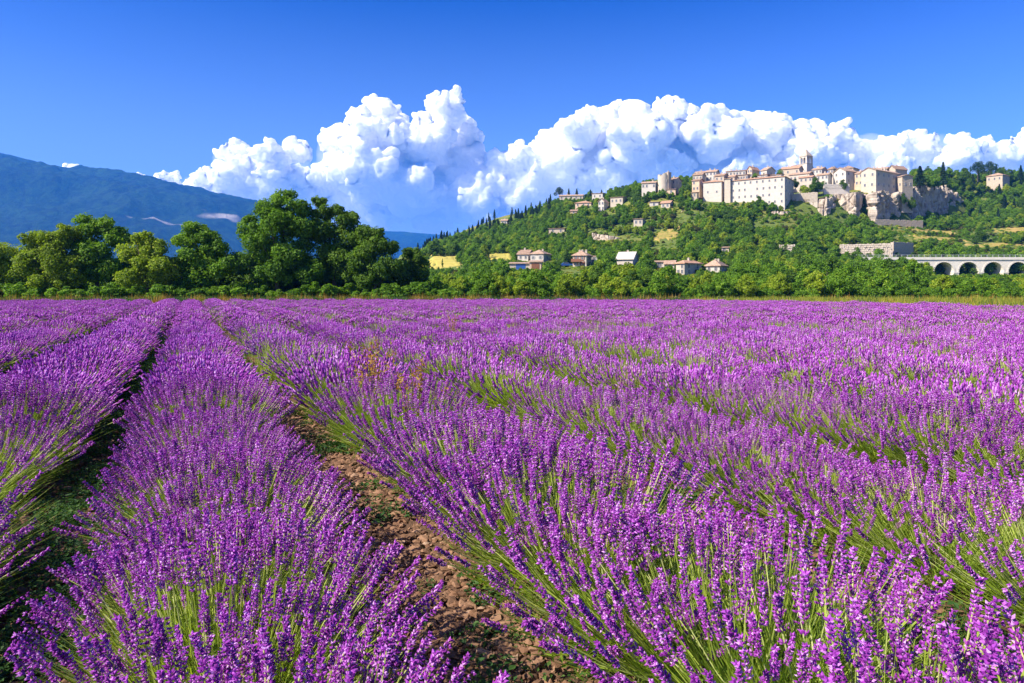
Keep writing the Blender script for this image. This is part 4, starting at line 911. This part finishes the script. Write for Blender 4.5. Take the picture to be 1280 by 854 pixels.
soil_o = structure('furrow_soil', mk_mesh('furrow_soil', np.stack([xx.ravel(),yy.ravel(),zz.ravel()],-1), [Q], [M['soil']], smooth=True), 'ridged brown earth between the near lavender rows')
def soil_z(x, y):
    u, v = rowcoord(x, y); i = np.clip(((v-.2)/.05).astype(int), 0, len(gv)-1); j = np.clip(((u+6)/.05).astype(int), 0, len(gu)-1); return zz[i, j]

# --- flower spikes: stem plus whorls of little florets, built along +Z, bent towards +X
def spike(seed, lod):
    g = np.random.default_rng(seed); Ls = g.uniform(.30,.42); Lf = g.uniform(.075,.125); V = []; T = []; ti = []; mi = []; n = 0
    bend = lambda z: .10*(z/.45)**2
    def add(v, t, tn, m):
        nonlocal n
        V.append(np.asarray(v, float)); T.append(np.asarray(t)+n); ti.append(np.full(len(t), tn)); mi.append(np.full(len(t), m)); n += len(v)
    wst = {0:.0021, 1:.0027, 2:.0045}[lod]
    zs = {0:[0,.45,1.0], 1:[0,.5,1.0], 2:[0,1.0]}[lod]; k = 3 if lod < 2 else 2
    ring = []
    for t in zs:
        z = t*(Ls+.6*Lf); ring.append([(bend(z)+wst*cos(2*pi*j/3), wst*sin(2*pi*j/3), z) for j in range(3)] if k == 3 else [(bend(z)-wst, 0, z), (bend(z)+wst, 0, z)])
    v = np.array(ring).reshape(-1,3); tr = []
    for i in range(len(zs)-1):
        for j in range(3 if k == 3 else 1):
            p, q = i*k+j, i*k+(j+1)%k; tr += [(p,q,q+k),(p,q+k,p+k)]
    add(v, tr, g.uniform(.62,1.0), 0)
    R = g.uniform(.0085,.0115)
    if lod == 0:
        nw = int(g.integers(7,10)); zw = list(Ls+Lf*(np.arange(nw)/(nw-1)))
        if g.random() < .6: zw.insert(0, Ls-g.uniform(.025,.05))
        for wI, z in enumerate(zw):
            u = max(0,(z-Ls)/Lf); r = R*(1-.45*u)*(.8 if wI == 0 else 1); nf = int(g.integers(5,8)); p0 = g.random()*6.28
            for f in range(nf):
                a = p0+2*pi*f/nf+g.uniform(-.25,.25); rr = r*g.uniform(.55,1.25); c = np.array([bend(z)+rr*cos(a)*.9, rr*sin(a)*.9, z+g.uniform(-.004,.004)])
                d = np.array([cos(a)*.75, sin(a)*.75, .65]); d /= np.linalg.norm(d); s = g.uniform(.0050,.0078)
                e1 = np.cross(d, (0,0,1)); e1 /= np.linalg.norm(e1); e2 = np.cross(d, e1)
                tip = c+d*s*1.3
                vv = [c-d*s*.9, c+e1*s*.62, c+e2*s*.62, c-e1*s*.62, c-e2*s*.62, tip]
                op = g.random() < .35
                add(vv, [(0,2,1),(0,3,2),(0,4,3),(0,1,4),(1,2,5),(2,3,5),(3,4,5),(4,1,5)], g.uniform(.66,1.0) if op else g.uniform(.15,.58), 1)
    else:
        ns = 5 if lod == 1 else 3; sides = 4 if lod == 1 else 3; prof = ([.5,1.25,.7,1.15,.6] if lod == 1 else [.8,1.25,.8]); vv = []; tr = []
        R2 = R*(1.08 if lod == 1 else 1.5)
        for i in range(ns):
            z = Ls+Lf*i/(ns-1)*.94
            for j in range(sides):
                a = 2*pi*(j+.5*(i%2))/sides; q = R2*prof[i]*g.uniform(.75,1.2); vv.append((bend(z)+q*cos(a), q*sin(a), z))
        vv += [(bend(Ls)+0, 0, Ls-.012), (bend(Ls+Lf), 0, Ls+Lf*1.06)]; m_ = ns*sides
        for i in range(ns-1):
            for j in range(sides):
                p, q = i*sides+j, i*sides+(j+1)%sides; tr += [(p,q,q+sides),(p,q+sides,p+sides)]
        tr += [(m_,(j+1)%sides,j) for j in range(sides)]+[((ns-1)*sides+j,(ns-1)*sides+(j+1)%sides,m_+1) for j in range(sides)]
        add(vv, tr, 0, 1); ti[-1] = g.uniform(.2,.9,len(tr))
    return np.concatenate(V), np.concatenate(T), np.concatenate(ti), np.concatenate(mi), Ls+Lf
SPK = {l: [spike(300+20*l+i, l) for i in range(8)] for l in (0,1,2)}
def spike_frames(seed, n, rad=.80, hgt=.66, phimax=74):
    """base point, axis, bend direction and scale for every stem of a bush"""
    g = np.random.default_rng(seed); out = []
    u = g.random(n); phi = np.arccos(1-u*(1-cos(radians(phimax)))); al = g.random(n)*2*pi
    phi = np.clip(phi+g.normal(size=n)*.06, 0, radians(84))
    lump = 1+.13*fbm(np.stack([np.cos(al)*1.5, np.sin(al)*1.5, phi*1.5+seed],-1),2,seed)
    d = np.stack([np.sin(phi)*np.cos(al), np.sin(phi)*np.sin(al), np.cos(phi)], -1)
    L = .47*lump*g.uniform(.82,1.12,n)
    b = np.stack([d[:,0]*.33*rad/.8, d[:,1]*.33*rad/.8, .07+.10*np.cos(phi)+.02*g.random(n)], -1)*np.array([1,1,hgt/.66])
    return b, d, L, g
def frames_to_mats(b, d, L, g, spk):
    n = len(b); vi = g.integers(0, len(spk), n); up = np.array([0,0,1.])
    x = up-d*(d@up)[:,None]; x += .15*unit(n, g); x -= d*np.sum(x*d,1,keepdims=True); x /= np.linalg.norm(x,axis=1,keepdims=True)
    y = np.cross(d, x); lens = np.array([q[4] for q in spk])[vi]; s = L/lens
    s = np.clip(s, .85, 1.3)
    return vi, np.stack([x,y,d],-1)*s[:,None,None], b      # columns are axes
def spikes_mesh(name, b, d, L, g, lod):
    spk = SPK[lod]; vi, Rm, T = frames_to_mats(b, d, L, g, spk); Vs=[]; Fs=[]; ti=[]; mi=[]; n=0
    for k in range(len(spk)):
        ix = np.nonzero(vi == k)[0]
        if not len(ix): continue
        v, t, tn, m_, _ = spk[k]; P = np.einsum('nij,vj->nvi', Rm[ix], v)+T[ix][:,None,:]
        Vs.append(P.reshape(-1,3)); Fs.append((t[None]+(n+np.arange(len(ix))*len(v))[:,None,None]).reshape(-1,3)); n += len(ix)*len(v)
        j = g.normal(size=len(ix))*.12; ti.append(np.clip(tn[None]+j[:,None],0,1).ravel()); mi.append(np.tile(m_, len(ix)))
    return mk_mesh(name, np.concatenate(Vs), [np.concatenate(Fs)], [M['stem'], M['petal']], np.concatenate(mi), np.concatenate(ti))
def foliage_arrays(seed, n, lod, tall):
    """narrow grey-green blades of the leafy mound"""
    b, d, L, g = spike_frames(seed+5000, n); d = d+unit(n,g)*.22; d /= np.linalg.norm(d,axis=1,keepdims=True)
    L = g.uniform(.45,1.0,n)*tall; w = {0:.0021,1:.0032,2:.0062}[lod]*g.uniform(.7,1.4,n)
    b = b*np.array([.9,.9,.7]); b[:,2] = .03+.12*g.random(n)
    t = np.cross(d, unit(n,g)); t /= np.linalg.norm(t,axis=1,keepdims=True); upb = np.array([0,0,1.])*.16
    mid = b+d*L[:,None]*.5; tip = b+(d+upb)*L[:,None]
    V = np.stack([b-t*w[:,None]*.6, b+t*w[:,None]*.6, mid-t*w[:,None], mid+t*w[:,None], tip],1).reshape(-1,3)
    a = (np.arange(n)*5)[:,None]; Q = a+np.array([[0,1,3,2]]); T = a+np.array([[2,3,4]])
    tn = np.clip(.52+.22*g.normal(size=n),0,1)
    # leafy core
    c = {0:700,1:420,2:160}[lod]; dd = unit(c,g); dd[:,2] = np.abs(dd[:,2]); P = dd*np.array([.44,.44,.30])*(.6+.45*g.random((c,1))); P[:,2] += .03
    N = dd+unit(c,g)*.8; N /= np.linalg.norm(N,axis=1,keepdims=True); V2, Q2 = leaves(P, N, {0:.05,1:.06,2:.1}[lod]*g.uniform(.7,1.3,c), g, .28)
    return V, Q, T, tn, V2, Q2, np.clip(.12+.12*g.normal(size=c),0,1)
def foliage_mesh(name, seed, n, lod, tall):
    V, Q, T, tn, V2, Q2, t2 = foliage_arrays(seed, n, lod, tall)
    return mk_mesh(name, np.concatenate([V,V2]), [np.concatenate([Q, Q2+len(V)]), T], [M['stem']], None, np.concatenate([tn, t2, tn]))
def merge(name, a, b):
    o1 = bpy.data.objects.new('t', a); o2 = bpy.data.objects.new('t', b)
# bush kinds: (spike count, blade count, blade length) dense / medium / green
BK = [(275, 1150, .47), (190, 1350, .50), (100, 1600, .52)]
BUSH = {}
for lod in (0,1,2):
    for kd, (ns, nb, tl) in enumerate(BK):
        for v in range(3 if lod == 0 else 4):
            sd = 1000*lod+100*kd+v; q = (1,1,.75)[lod]; b, d, L, g = spike_frames(sd, int(ns*q))
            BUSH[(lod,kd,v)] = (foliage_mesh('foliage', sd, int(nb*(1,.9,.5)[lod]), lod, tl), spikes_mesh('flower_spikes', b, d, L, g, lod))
def both(a, b):
    """foliage and spikes in one mesh for the far bushes"""
    ob = bpy.data.objects.new('tmp', a)
    na, nb = len(a.vertices), len(b.vertices); V = np.empty((na+nb)*3, np.float32); a.vertices.foreach_get('co', V[:na*3]); b.vertices.foreach_get('co', V[na*3:])
    me = bpy.data.meshes.new('bush_source'); out = []
    for m_, o_ in ((a,0),(b,na)):
        li = np.empty(len(m_.loops), np.int32); m_.loops.foreach_get('vertex_index', li); lt = np.empty(len(m_.polygons), np.int32); m_.polygons.foreach_get('loop_total', lt)
        mi = np.empty(len(m_.polygons), np.int32); m_.polygons.foreach_get('material_index', mi); ti = np.empty(len(m_.polygons), np.float32); m_.attributes['tint'].data.foreach_get('value', ti)
        out.append((li+o_, lt, mi, ti))
    li, lt, mi, ti = [np.concatenate([out[0][k], out[1][k]]) for k in range(4)]
    st = np.zeros(len(lt), np.int32); st[1:] = np.cumsum(lt)[:-1]
    me.vertices.add(na+nb); me.vertices.foreach_set('co', V); me.loops.add(len(li)); me.loops.foreach_set('vertex_index', li)
    me.polygons.add(len(lt)); me.polygons.foreach_set('loop_start', st); me.polygons.foreach_set('loop_total', lt)
    me.materials.append(M['stem']); me.materials.append(M['petal']); me.polygons.foreach_set('material_index', mi)
    at = me.attributes.new('tint','FLOAT','FACE'); at.data.foreach_set('value', ti); me.update(calc_edges=True); bpy.data.objects.remove(ob)
    return me
# --- where the bushes stand
rs = random.Random(3); bushes = []
for i in range(-40, 60):
    t = -1.5+rs.random()*.5
    while t < 110:
        t += rs.uniform(.44,.58) if i <= 0 else rs.uniform(.48,.66)
        u = X0+SP*i+rs.uniform(-.06,.06)+(.18 if i == -1 else -.16 if i >= 1 else 0); x, y = u*RN[0]+t*RD[0], u*RN[1]+t*RD[1]
        if y < .25: continue
        px = CX+F*x/y; far = y > 4
        if (far and not -70 < px < 1350) or (not far and not (-1.0 < x/y*1.0+.75+.9/y and x/y < .75+1.1/y)): continue
        if y > field_end(px): continue
        if x*x+y*y < .35**2: continue
        f = float(vnoise([[x/1.6, y/1.6, 3.3]], 2)[0]); f2 = float(vnoise([[x/6, y/6, 1.3]], 4)[0])
        if i <= 0: kd = 0 if f < .15 else (1 if f < .62 else 2)
        elif i == 1: kd = 2 if 4.4 < t < 7.4 and rs.random() < .75 else (0 if f < -.3 else (1 if f < .2 else 2))
        elif y < 14: kd = 0 if f+.5*f2 < -.5 else (1 if f+.4*f2 < .08 else 2)
        else: kd = 0 if f+.6*f2 < -.15 else (1 if f+.5*f2 < .28 else 2)
        if y > 36 and kd == 2: kd = 1
        s = rs.uniform(.82,1.02)*(1.1 if i in (-1, 1) else 1.0); bushes.append((y, x, i, kd, px, s, rs.random()*6.28, s*rs.uniform(.78,.95)))
bushes.sort(key=lambda b: math.hypot(b[0], b[1]))
ORD = ['','first','second','third','fourth','fifth','sixth','seventh','eighth','ninth','tenth','eleventh','twelfth','thirteenth','fourteenth']
def row_label(i, kd):
    w = {0: 'densely flowering purple lavender bush', 1: 'purple lavender bush with green stems', 2: 'mostly green lavender bush with sparse spikes'}[kd]
    if i == 0: return w+' in the row between the weedy and stony furrows'
    if i > 0: return w+(' in the row bordering the stony furrow' if i == 1 else f' in the {ORD[min(i,14)]} row past the stony furrow')
    return w+(' in the row bordering the weedy furrow' if i == -1 else f' in the {ORD[min(-i,14)]} row past the weedy furrow')
def weed_label(x, y, kd):
    u, t = x*RN[0]+y*RN[1], x*RD[0]+y*RD[1]; w = {0: 'densely flowering', 1: 'half green', 2: 'mostly green'}[kd]
    for wu, wt, nm in ((1.6,6.6,'tall rusty dry weed'),(1.75,5.6,'smaller yellow dry weed'),(1.8,7.8,'thin dry weed')):
        if abs(u-wu) < .5 and abs(t-wt) < .4: return f'{w} lavender bush from which the {nm} rises'
NIND, NSPK = 300, 9
ME_SPK = []
for v, t, tn, m_, _ in SPK[0]: ME_SPK.append(mk_mesh('flower_spike', v, [t], [M['stem'], M['petal']], m_, tn))
def in_view(b): return b[0] > 1.1 and -.75*F/b[0] < b[4] < 1280+.75*F/b[0]
bushes.sort(key=lambda b: (not in_view(b), math.hypot(b[0], b[1])))
nind = 0; restb = []
for b in bushes:
    y, x, i, kd, px, s, rz, sz = b; dist = math.hypot(x, y); z = float(soil_z(np.array([x]), np.array([y]))[0]) if dist < 14 else .03
    z -= .02
    if nind < NIND and in_view(b):
        lod = 0 if dist < 7.5 else (1 if dist < 22 else 2); v = rs.randrange(3 if lod == 0 else 4)
        t = thing('lavender_bush', weed_label(x, y, kd) or row_label(i, kd), 'lavender', (x, y, z), rz, 'lavender bushes in the field rows', scl=(s, s, sz)); nind += 1
        obj('foliage', BUSH[(lod,kd,v)][0], t)
        if nind <= NSPK:
            sd = 77000+nind; bb, d, L, g = spike_frames(sd, BK[kd][0]); vi, Rm, T = frames_to_mats(bb, d, L, g, SPK[0])
            n1 = min(290, len(vi))
            for k in range(n1):
                o = bpy.data.objects.new('flower_spike', ME_SPK[vi[k]]); COL.objects.link(o); o.parent = t
                m4 = np.eye(4); m4[:3,:3] = Rm[k]; m4[:3,3] = T[k]; o.matrix_local = Matrix(m4.tolist())
            if len(vi) > n1: g2 = np.random.default_rng(sd+1); stuff(obj('flower_mass', spikes_mesh('flower_mass', bb[n1:], d[n1:], L[n1:], g2, 0), t))
        else: stuff(obj('flower_mass', BUSH[(lod,kd,v)][1], t))
    else: restb.append((x, y, .02, 0 if dist < 5.5 else (1 if dist < 22 else 2), kd, rs.randrange(4), rz, s, sz))
print('bushes', len(bushes), 'rest', len(restb))
srcs = []; sid = {}
for lod in (0,1,2):
    for kd in range(3):
        for v in range(3 if lod == 0 else 4): sid[(lod,kd,v)] = len(srcs); srcs.append(both(*BUSH[(lod,kd,v)]))
scatter('lavender_field', [r[:3] for r in restb], [sid[(r[3],r[4],min(r[5], 2) if r[3] == 0 else r[5])] for r in restb], [(0,0,r[6]) for r in restb], [(r[7],r[7],r[8]) for r in restb], srcs, 'purple lavender rows filling the rest of the field', 'lavender')

# --- stones and clods of the furrows
def rock_mesh(seed):
    g = np.random.default_rng(seed); import bmesh
    bm = bmesh.new(); bmesh.ops.create_icosphere(bm, subdivisions=1, radius=1)
    for v in bm.verts: v.co *= g.uniform(.65,1.15); v.co.x *= 1.25; v.co.z *= .55
    me = bpy.data.meshes.new('stone'); bm.to_mesh(me); bm.free(); me.materials.append(M['stone'])
    a = me.attributes.new('tint','FLOAT','FACE'); a.data.foreach_set('value', np.full(len(me.polygons), g.uniform(.05,.35))); return me
ROCK = [rock_mesh(60+k) for k in range(8)]
g = np.random.default_rng(44); pts=[]; sc=[]
def furrow_points(n, tmax, us, spread):
    t = .6+tmax*g.random(n)**1.6; u = g.choice(us, n)+spread*g.normal(size=n); return u*RN[0]+t*RD[0], u*RN[1]+t*RD[1]
x, y = furrow_points(22000, 15, [X0+SP*.5]*4+[X0+SP*1.5]+[X0-SP*.5], .26); ok = y > .6; x, y = x[ok], y[ok]; n = len(x); s = .009+.026*g.random(n)**1.8
scatter('furrow_gravel', np.stack([x,y,soil_z(x,y)+s*.3],-1), g.integers(0,8,n), g.random((n,3))*6.28*np.array([.1,.1,1]), np.stack([s,s,s],-1), ROCK, 'brown stony chips covering the furrows', 'gravel')
x, y = furrow_points(520, 9, [X0+SP*.5]*5+[X0+SP*1.5], .2)
k = 0
for xa, ya in zip(x, y):
    if ya < 1.2 or k >= 280: continue
    s = float(g.uniform(.02,.045)); zb = float(soil_z(np.array([xa]), np.array([ya]))[0])
    obj('stone', ROCK[int(g.integers(8))], soil_o, (xa, ya, zb+s*.25), (g.uniform(-.3,.3), g.uniform(-.3,.3), g.random()*6.28), (s, s*g.uniform(.7,1.1), s)); k += 1
# --- weeds
def weed_mesh(seed, n, h, r, ls, mat='weed'):
    g = np.random.default_rng(seed); a = g.random(n)*2*pi; q = r*np.sqrt(g.random(n)); P = np.stack([q*np.cos(a), q*np.sin(a), h*g.random(n)*(1-q/r*.6)+.01],-1)
    N = unit(n,g)*.6+np.array([0,0,1.]); N /= np.linalg.norm(N,axis=1,keepdims=True); V, Q = leaves(P, N, ls*g.uniform(.6,1.4,n), g, .6)
    return mk_mesh('weed', V, [Q], [M[mat]], None, np.clip(.45+.22*g.normal(size=n),0,1))
WEED = [weed_mesh(80+k, 120, .10, .13, .028) for k in range(4)]+[weed_mesh(90+k, 90, .05, .12, .022) for k in range(3)]
x1, y1 = furrow_points(900, 22, [X0-SP*.5], .25); x2, y2 = furrow_points(620, 16, [X0+SP*.5, X0+SP*1.5], .3); x, y = np.concatenate([x1,x2]), np.concatenate([y1,y2])
f = vnoise(np.stack([x*1.3,y*1.3,0*x],-1), 9); ok = (y > .6)&((f > -.35)|(np.arange(len(x)) < 500)); x, y = x[ok], y[ok]; n = len(x); s = g.uniform(.5,1.25,n)
scatter('furrow_weeds', np.stack([x,y,np.where(np.hypot(x,y)<15, soil_z(x,y), .02)],-1), g.integers(0,7,n), np.stack([0*x,0*x,g.random(n)*6.28],-1), np.stack([s,s,s],-1), WEED, 'small green weeds creeping in the furrows', 'weeds')
# dry weeds standing out of the row right of the stony furrow
def dry_weed(label, u, t, h, nst, seed):
    rs = random.Random(seed); b = MB(); x, y = u*RN[0]+t*RD[0], u*RN[1]+t*RD[1]; g = np.random.default_rng(seed); heads = []
    root = thing('dry_weed', label, 'weed', (x, y, .03), 0, 'dry weeds among the lavender')
    for k in range(nst):
        a = rs.random()*6.28; q = rs.uniform(.05,.3); hh = h*rs.uniform(.75,1.05); p = [(.03*cos(a),.03*sin(a),0),(q*.4*cos(a),q*.4*sin(a),hh*.5),(q*cos(a),q*sin(a),hh)]
        b.tube(p, [.004,.003,.0015], 4)
        for j in range(46):
            w = rs.uniform(.45,1.0); c = Vector(p[1]).lerp(Vector(p[2]), (w-.5)*2) if w > .5 else Vector(p[1]); heads.append((c.x+rs.gauss(0,.018), c.y+rs.gauss(0,.018), c.z+rs.gauss(0,.02)))
    obj('stem', b.mesh('stem', [M['dry']]), root)
    P = np.array(heads); V, Q = leaves(P, unit(len(P),g), .034*g.uniform(.6,1.4,len(P)), g, .5)
    obj('seed_head', mk_mesh('seed_head', V, [Q], [M['dry']], None, g.random(len(P))), root)
dry_weed('tall rusty dry weed rising from the row right of the stony furrow', 1.6, 6.6, .95, 11, 1)
dry_weed('smaller yellow dry weed just before the tall rusty weed', 1.75, 5.6, .86, 9, 2)
dry_weed('thin dry weed behind the tall rusty weed in the lavender row', 1.8, 7.8, .9, 6, 3)
dry_weed('small dry weed cluster beyond the stony furrow far up the field', 6.3, 17.0, .9, 7, 4)
# green and straw-coloured grass tufts growing through the rows
def tuft_field():
    n = 1500; px = g.uniform(-40, 1330, n); y = 7+46*g.random(n)**.8; x = (px-CX)/F*y; ok = (y < field_end(px)-1)&((vnoise(np.stack([x/3, y/3, 0*x],-1), 15) > .0)|(g.random(n) < .15))&(x*RN[0]+y*RN[1] > X0+SP*.7)
    x, y = x[ok], y[ok]; u = x*RN[0]+y*RN[1]; t = x*RD[0]+y*RD[1]; u = X0-.1+SP*np.round((u-X0)/SP)+g.normal(size=len(u))*.35; x, y = u*RN[0]+t*RD[0], u*RN[1]+t*RD[1]; n = len(x); s = g.uniform(.95,1.35,n)
    T2 = [blade_tuft(11,120,.5,.005,'stem'), blade_tuft(12,120,.5,.005,'weed'), blade_tuft(13,90,.5,.0045,'grass_y'), blade_tuft(14,40,.55,.004,'dry')]
    scatter('row_grass', np.stack([x,y,0*x+.03],-1), g.choice([0,0,1,2,2,3], n), np.stack([0*x,0*x,g.random(n)*6.28],-1), np.stack([s*.9,s*.9,s],-1), T2, 'green and straw-coloured grass growing up through the lavender', 'grass')
# --- grass strip round the field end
def blade_tuft(seed, n, h, w, mat):
    g = np.random.default_rng(seed); a = g.random(n)*2*pi; b = np.stack([.25*np.sqrt(g.random(n))*np.cos(a), .25*np.sqrt(g.random(n))*np.sin(a), 0*a],-1)
    d = unit(n,g)*.35+np.array([0,0,1.]); t = np.cross(d, unit(n,g)); t /= np.linalg.norm(t,axis=1,keepdims=True); L = h*g.uniform(.5,1.1,n)[:,None]
    V = np.stack([b-t*w, b+t*w, b+d*L],1).reshape(-1,3); return mk_mesh('tuft', V, [np.arange(3*n).reshape(n,3)], [M[mat]], None, g.random(n))
tuft_field()
TUFT = [blade_tuft(1,60,.5,.02,'grass_y'), blade_tuft(2,60,.4,.02,'grass_y'), blade_tuft(3,60,.5,.02,'weed'), blade_tuft(4,40,.6,.02,'dry')]
px = g.uniform(-60, 1340, 5200); d = g.random(5200)**1.5; y = field_end(px)+.8+d*np.interp(px, [0,600,900,1000,1280], [6,7,12,30,45]); x = (px-CX)/F*y
vid = np.where((px > 860)&(g.random(5200) < .85), g.integers(0,2,5200), np.where(g.random(5200) < .2, 3, 2)); s = g.uniform(.7,1.4,5200)
scatter('verge_grass', np.stack([x,y,0*x],-1), vid, np.stack([0*x,0*x,g.random(5200)*6.28],-1), np.stack([s*1.3,s*1.3,s],-1), TUFT, 'yellow and green grass along the end of the field', 'grass')
# ------------------------------------------------------------------ clouds (far behind the mountains)
import bmesh
YC = 15500.0
def cloud(name, label, blobs, seed, voxel=25.0, kids=14):
    g = np.random.default_rng(seed); S = []
    for px, py, r in blobs:
        dY = g.uniform(-700, 700); p = np.array(W(px, py, YC)); p[1] += dY; R = r/F*YC; S.append((p, R, 0))
    out = list(S)
    def spawn(lst, n, f0, f1, lv):
        new = []
        for p, R, _ in lst:
            for k in range(n):
                d = unit(1, g)[0]; d[2] = abs(d[2])*.9-.15 if lv == 1 else d[2]; d[1] -= .45; d /= np.linalg.norm(d); q = R*g.uniform(f0, f1)
                new.append((p+d*R*g.uniform(.75,1.0), q, lv))
        return new
    l1 = spawn(S, kids, .26, .48, 1); l2 = spawn(l1, 6, .28, .5, 2); out += l1+l2
    bm = bmesh.new(); bmesh.ops.create_icosphere(bm, subdivisions=2, radius=1); bv = np.array([v.co[:] for v in bm.verts]); bf = np.array([[v.index for v in f.verts] for f in bm.faces]); bm.free()
    V = np.concatenate([bv*R*np.array([1,1,.92])+p for p, R, _ in out]); T = np.concatenate([bf+k*len(bv) for k in range(len(out))])
    me = mk_mesh('tmp', V, [T]); o = bpy.data.objects.new('tmp', me); COL.objects.link(o)
    md = o.modifiers.new('r', 'REMESH'); md.mode = 'VOXEL'; md.voxel_size = voxel
    dg = bpy.context.evaluated_depsgraph_get(); me2 = bpy.data.meshes.new_from_object(o.evaluated_get(dg)); bpy.data.objects.remove(o)
    n = len(me2.vertices); co = np.empty(n*3, np.float32); me2.vertices.foreach_get('co', co); co = co.reshape(-1,3); no = np.empty(n*3, np.float32); me2.vertex_normals.foreach_get('vector', no); no = no.reshape(-1,3)
    bl = lambda sc, sd: 1-2.6*np.abs(vnoise(co/sc, sd))
    D = 90*fbm(co/420, 2, seed)+60*bl(330, seed+3)+36*bl(150, seed+4)+20*bl(75, seed+5)-30
    co = co+no*D[:,None]; me2.vertices.foreach_set('co', co.astype(np.float32).ravel()); me2.update(); me2.name = name
    me2.polygons.foreach_set('use_smooth', np.ones(len(me2.polygons), bool))
    me2.materials.clear(); me2.materials.append(M['cloud'])
    print(name, n)
    o = obj(name, me2); stuff(o, label, 'cloud'); return o
m, nt, out = new_mat('cloud_vapour')
ps = surf(nt, out, (.99,.99,.99), 1.0, spec=0.0); ps.inputs['Subsurface Weight'].default_value = 1.0; ps.inputs['Subsurface Radius'].default_value = (1,1,1); ps.inputs['Subsurface Scale'].default_value = 450.0
M['cloud'] = m
CL = [(480,147,26),(470,155,24),(458,165,22),(440,188,28),(478,183,34),(432,213,28),(408,228,20),(470,225,40),(562,149,22),(545,168,18),(578,163,18),(532,188,34),(500,208,36),(562,200,34),(597,210,20),(590,228,34),(640,212,26),(625,240,28),(455,250,28),(520,245,34),(570,250,30),
      (650,205,18),(690,187,24),(720,170,24),(757,155,24),(788,148,20),(830,155,22),(868,148,20),(740,195,34),(790,188,38),(840,188,34),(880,180,32),(700,215,34),(660,232,28),(600,255,26),(650,255,24),(700,245,26),(760,225,30),(820,220,30),(430,258,22),(480,268,22),(540,272,24),(600,280,20),(640,276,20),(700,262,22),(780,248,24),(850,235,24)]
CR = [(918,168,24),(958,174,26),(1000,180,24),(1040,181,22),(1080,183,22),(1118,186,22),(1158,184,22),(1195,190,18),(1225,192,17),(1252,190,17),(1295,192,18),(950,200,30),(1000,207,28),(1060,208,28),(1130,210,26),(890,212,28),(920,224,26),(1180,207,20),(1240,206,20),(1238,195,20),(1270,196,19),(1100,215,20),(1030,220,22),(980,222,22)]
CLf = [(290,192,17),(325,195,18),(365,188,15),(345,205,20),(218,231,14),(240,232,17),(200,240,12),(178,243,8),(250,225,16),(300,230,28),(350,228,24),(270,248,22),(385,225,14),(330,250,22),(380,245,18),(225,250,12)]
CS = [(90,214,5),(77,213,4),(104,216,4)]
cloud('cloud', 'towering white cumulus with twin heads behind the valley', CL, 5)
cloud('cloud', 'long white cumulus bank above the village', CR, 6)
cloud('cloud', 'smaller ragged white cumulus left of the twin-headed one', CLf, 7)
cloud('cloud', 'tiny white cloud over the mountain shoulder', CS, 8, 22, 8)

def veil(name, label, blobs, grow, drop, dens, seed):
    g = np.random.default_rng(seed); bm = bmesh.new(); bmesh.ops.create_icosphere(bm, subdivisions=3, radius=1); bv = np.array([v.co[:] for v in bm.verts]); bf = np.array([[v.index for v in f.verts] for f in bm.faces]); bm.free()
    V = []; T = []
    for k, (px, py, r) in enumerate(blobs):
        p = np.array(W(px, py+drop, YC)); V.append(bv*(r*grow/F*YC)*np.array([1.1,1.3,.9])+p); T.append(bf+k*len(bv))
    o = bpy.data.objects.new('tmp', mk_mesh('tmp', np.concatenate(V), [np.concatenate(T)])); COL.objects.link(o); md = o.modifiers.new('r', 'REMESH'); md.mode = 'VOXEL'; md.voxel_size = 70
    me = bpy.data.meshes.new_from_object(o.evaluated_get(bpy.context.evaluated_depsgraph_get())); bpy.data.objects.remove(o)
    n = len(me.vertices); co = np.empty(n*3, np.float32); me.vertices.foreach_get('co', co); co = co.reshape(-1,3); no = np.empty(n*3, np.float32); me.vertex_normals.foreach_get('vector', no); no = no.reshape(-1,3)
    co = co+no*(260*fbm(co/700, 4, seed))[:,None]; me.vertices.foreach_set('co', co.astype(np.float32).ravel()); me.update()
    m, nt, out = new_mat(name+'_vapour'); pv = nt.nodes.new('ShaderNodeVolumePrincipled'); pv.inputs['Color'].default_value = (1,1,1,1); pv.inputs['Density'].default_value = dens
    nt.links.new(pv.outputs[0], out.inputs['Volume']); me.materials.clear(); me.materials.append(m)
    stuff(obj(name, me), label, 'cloud')
veil('cloud_veil', 'soft pale vapour hanging round and under the cumulus', [q for q in CL+CR+CLf if q[2] > 13 and q[1] > 165], 1.35, 14, .0006, 3)
# ------------------------------------------------------------------ haze
HZ_ON = True
if HZ_ON:
    m, nt, out = new_mat('haze_air'); v = nt.nodes.new('ShaderNodeVolumePrincipled'); v.inputs['Color'].default_value = (.03,.29,1.0,1); v.inputs['Density'].default_value = .0001; v.inputs['Anisotropy'].default_value = 0.0
    nt.links.new(v.outputs[0], out.inputs['Volume'])
    b = MB(); b.box(-10900, 10900, -900, 11400, -3, 1180); o = obj('haze', b.mesh('haze', [m])); stuff(o, 'thin blue summer haze filling the air of the valley')
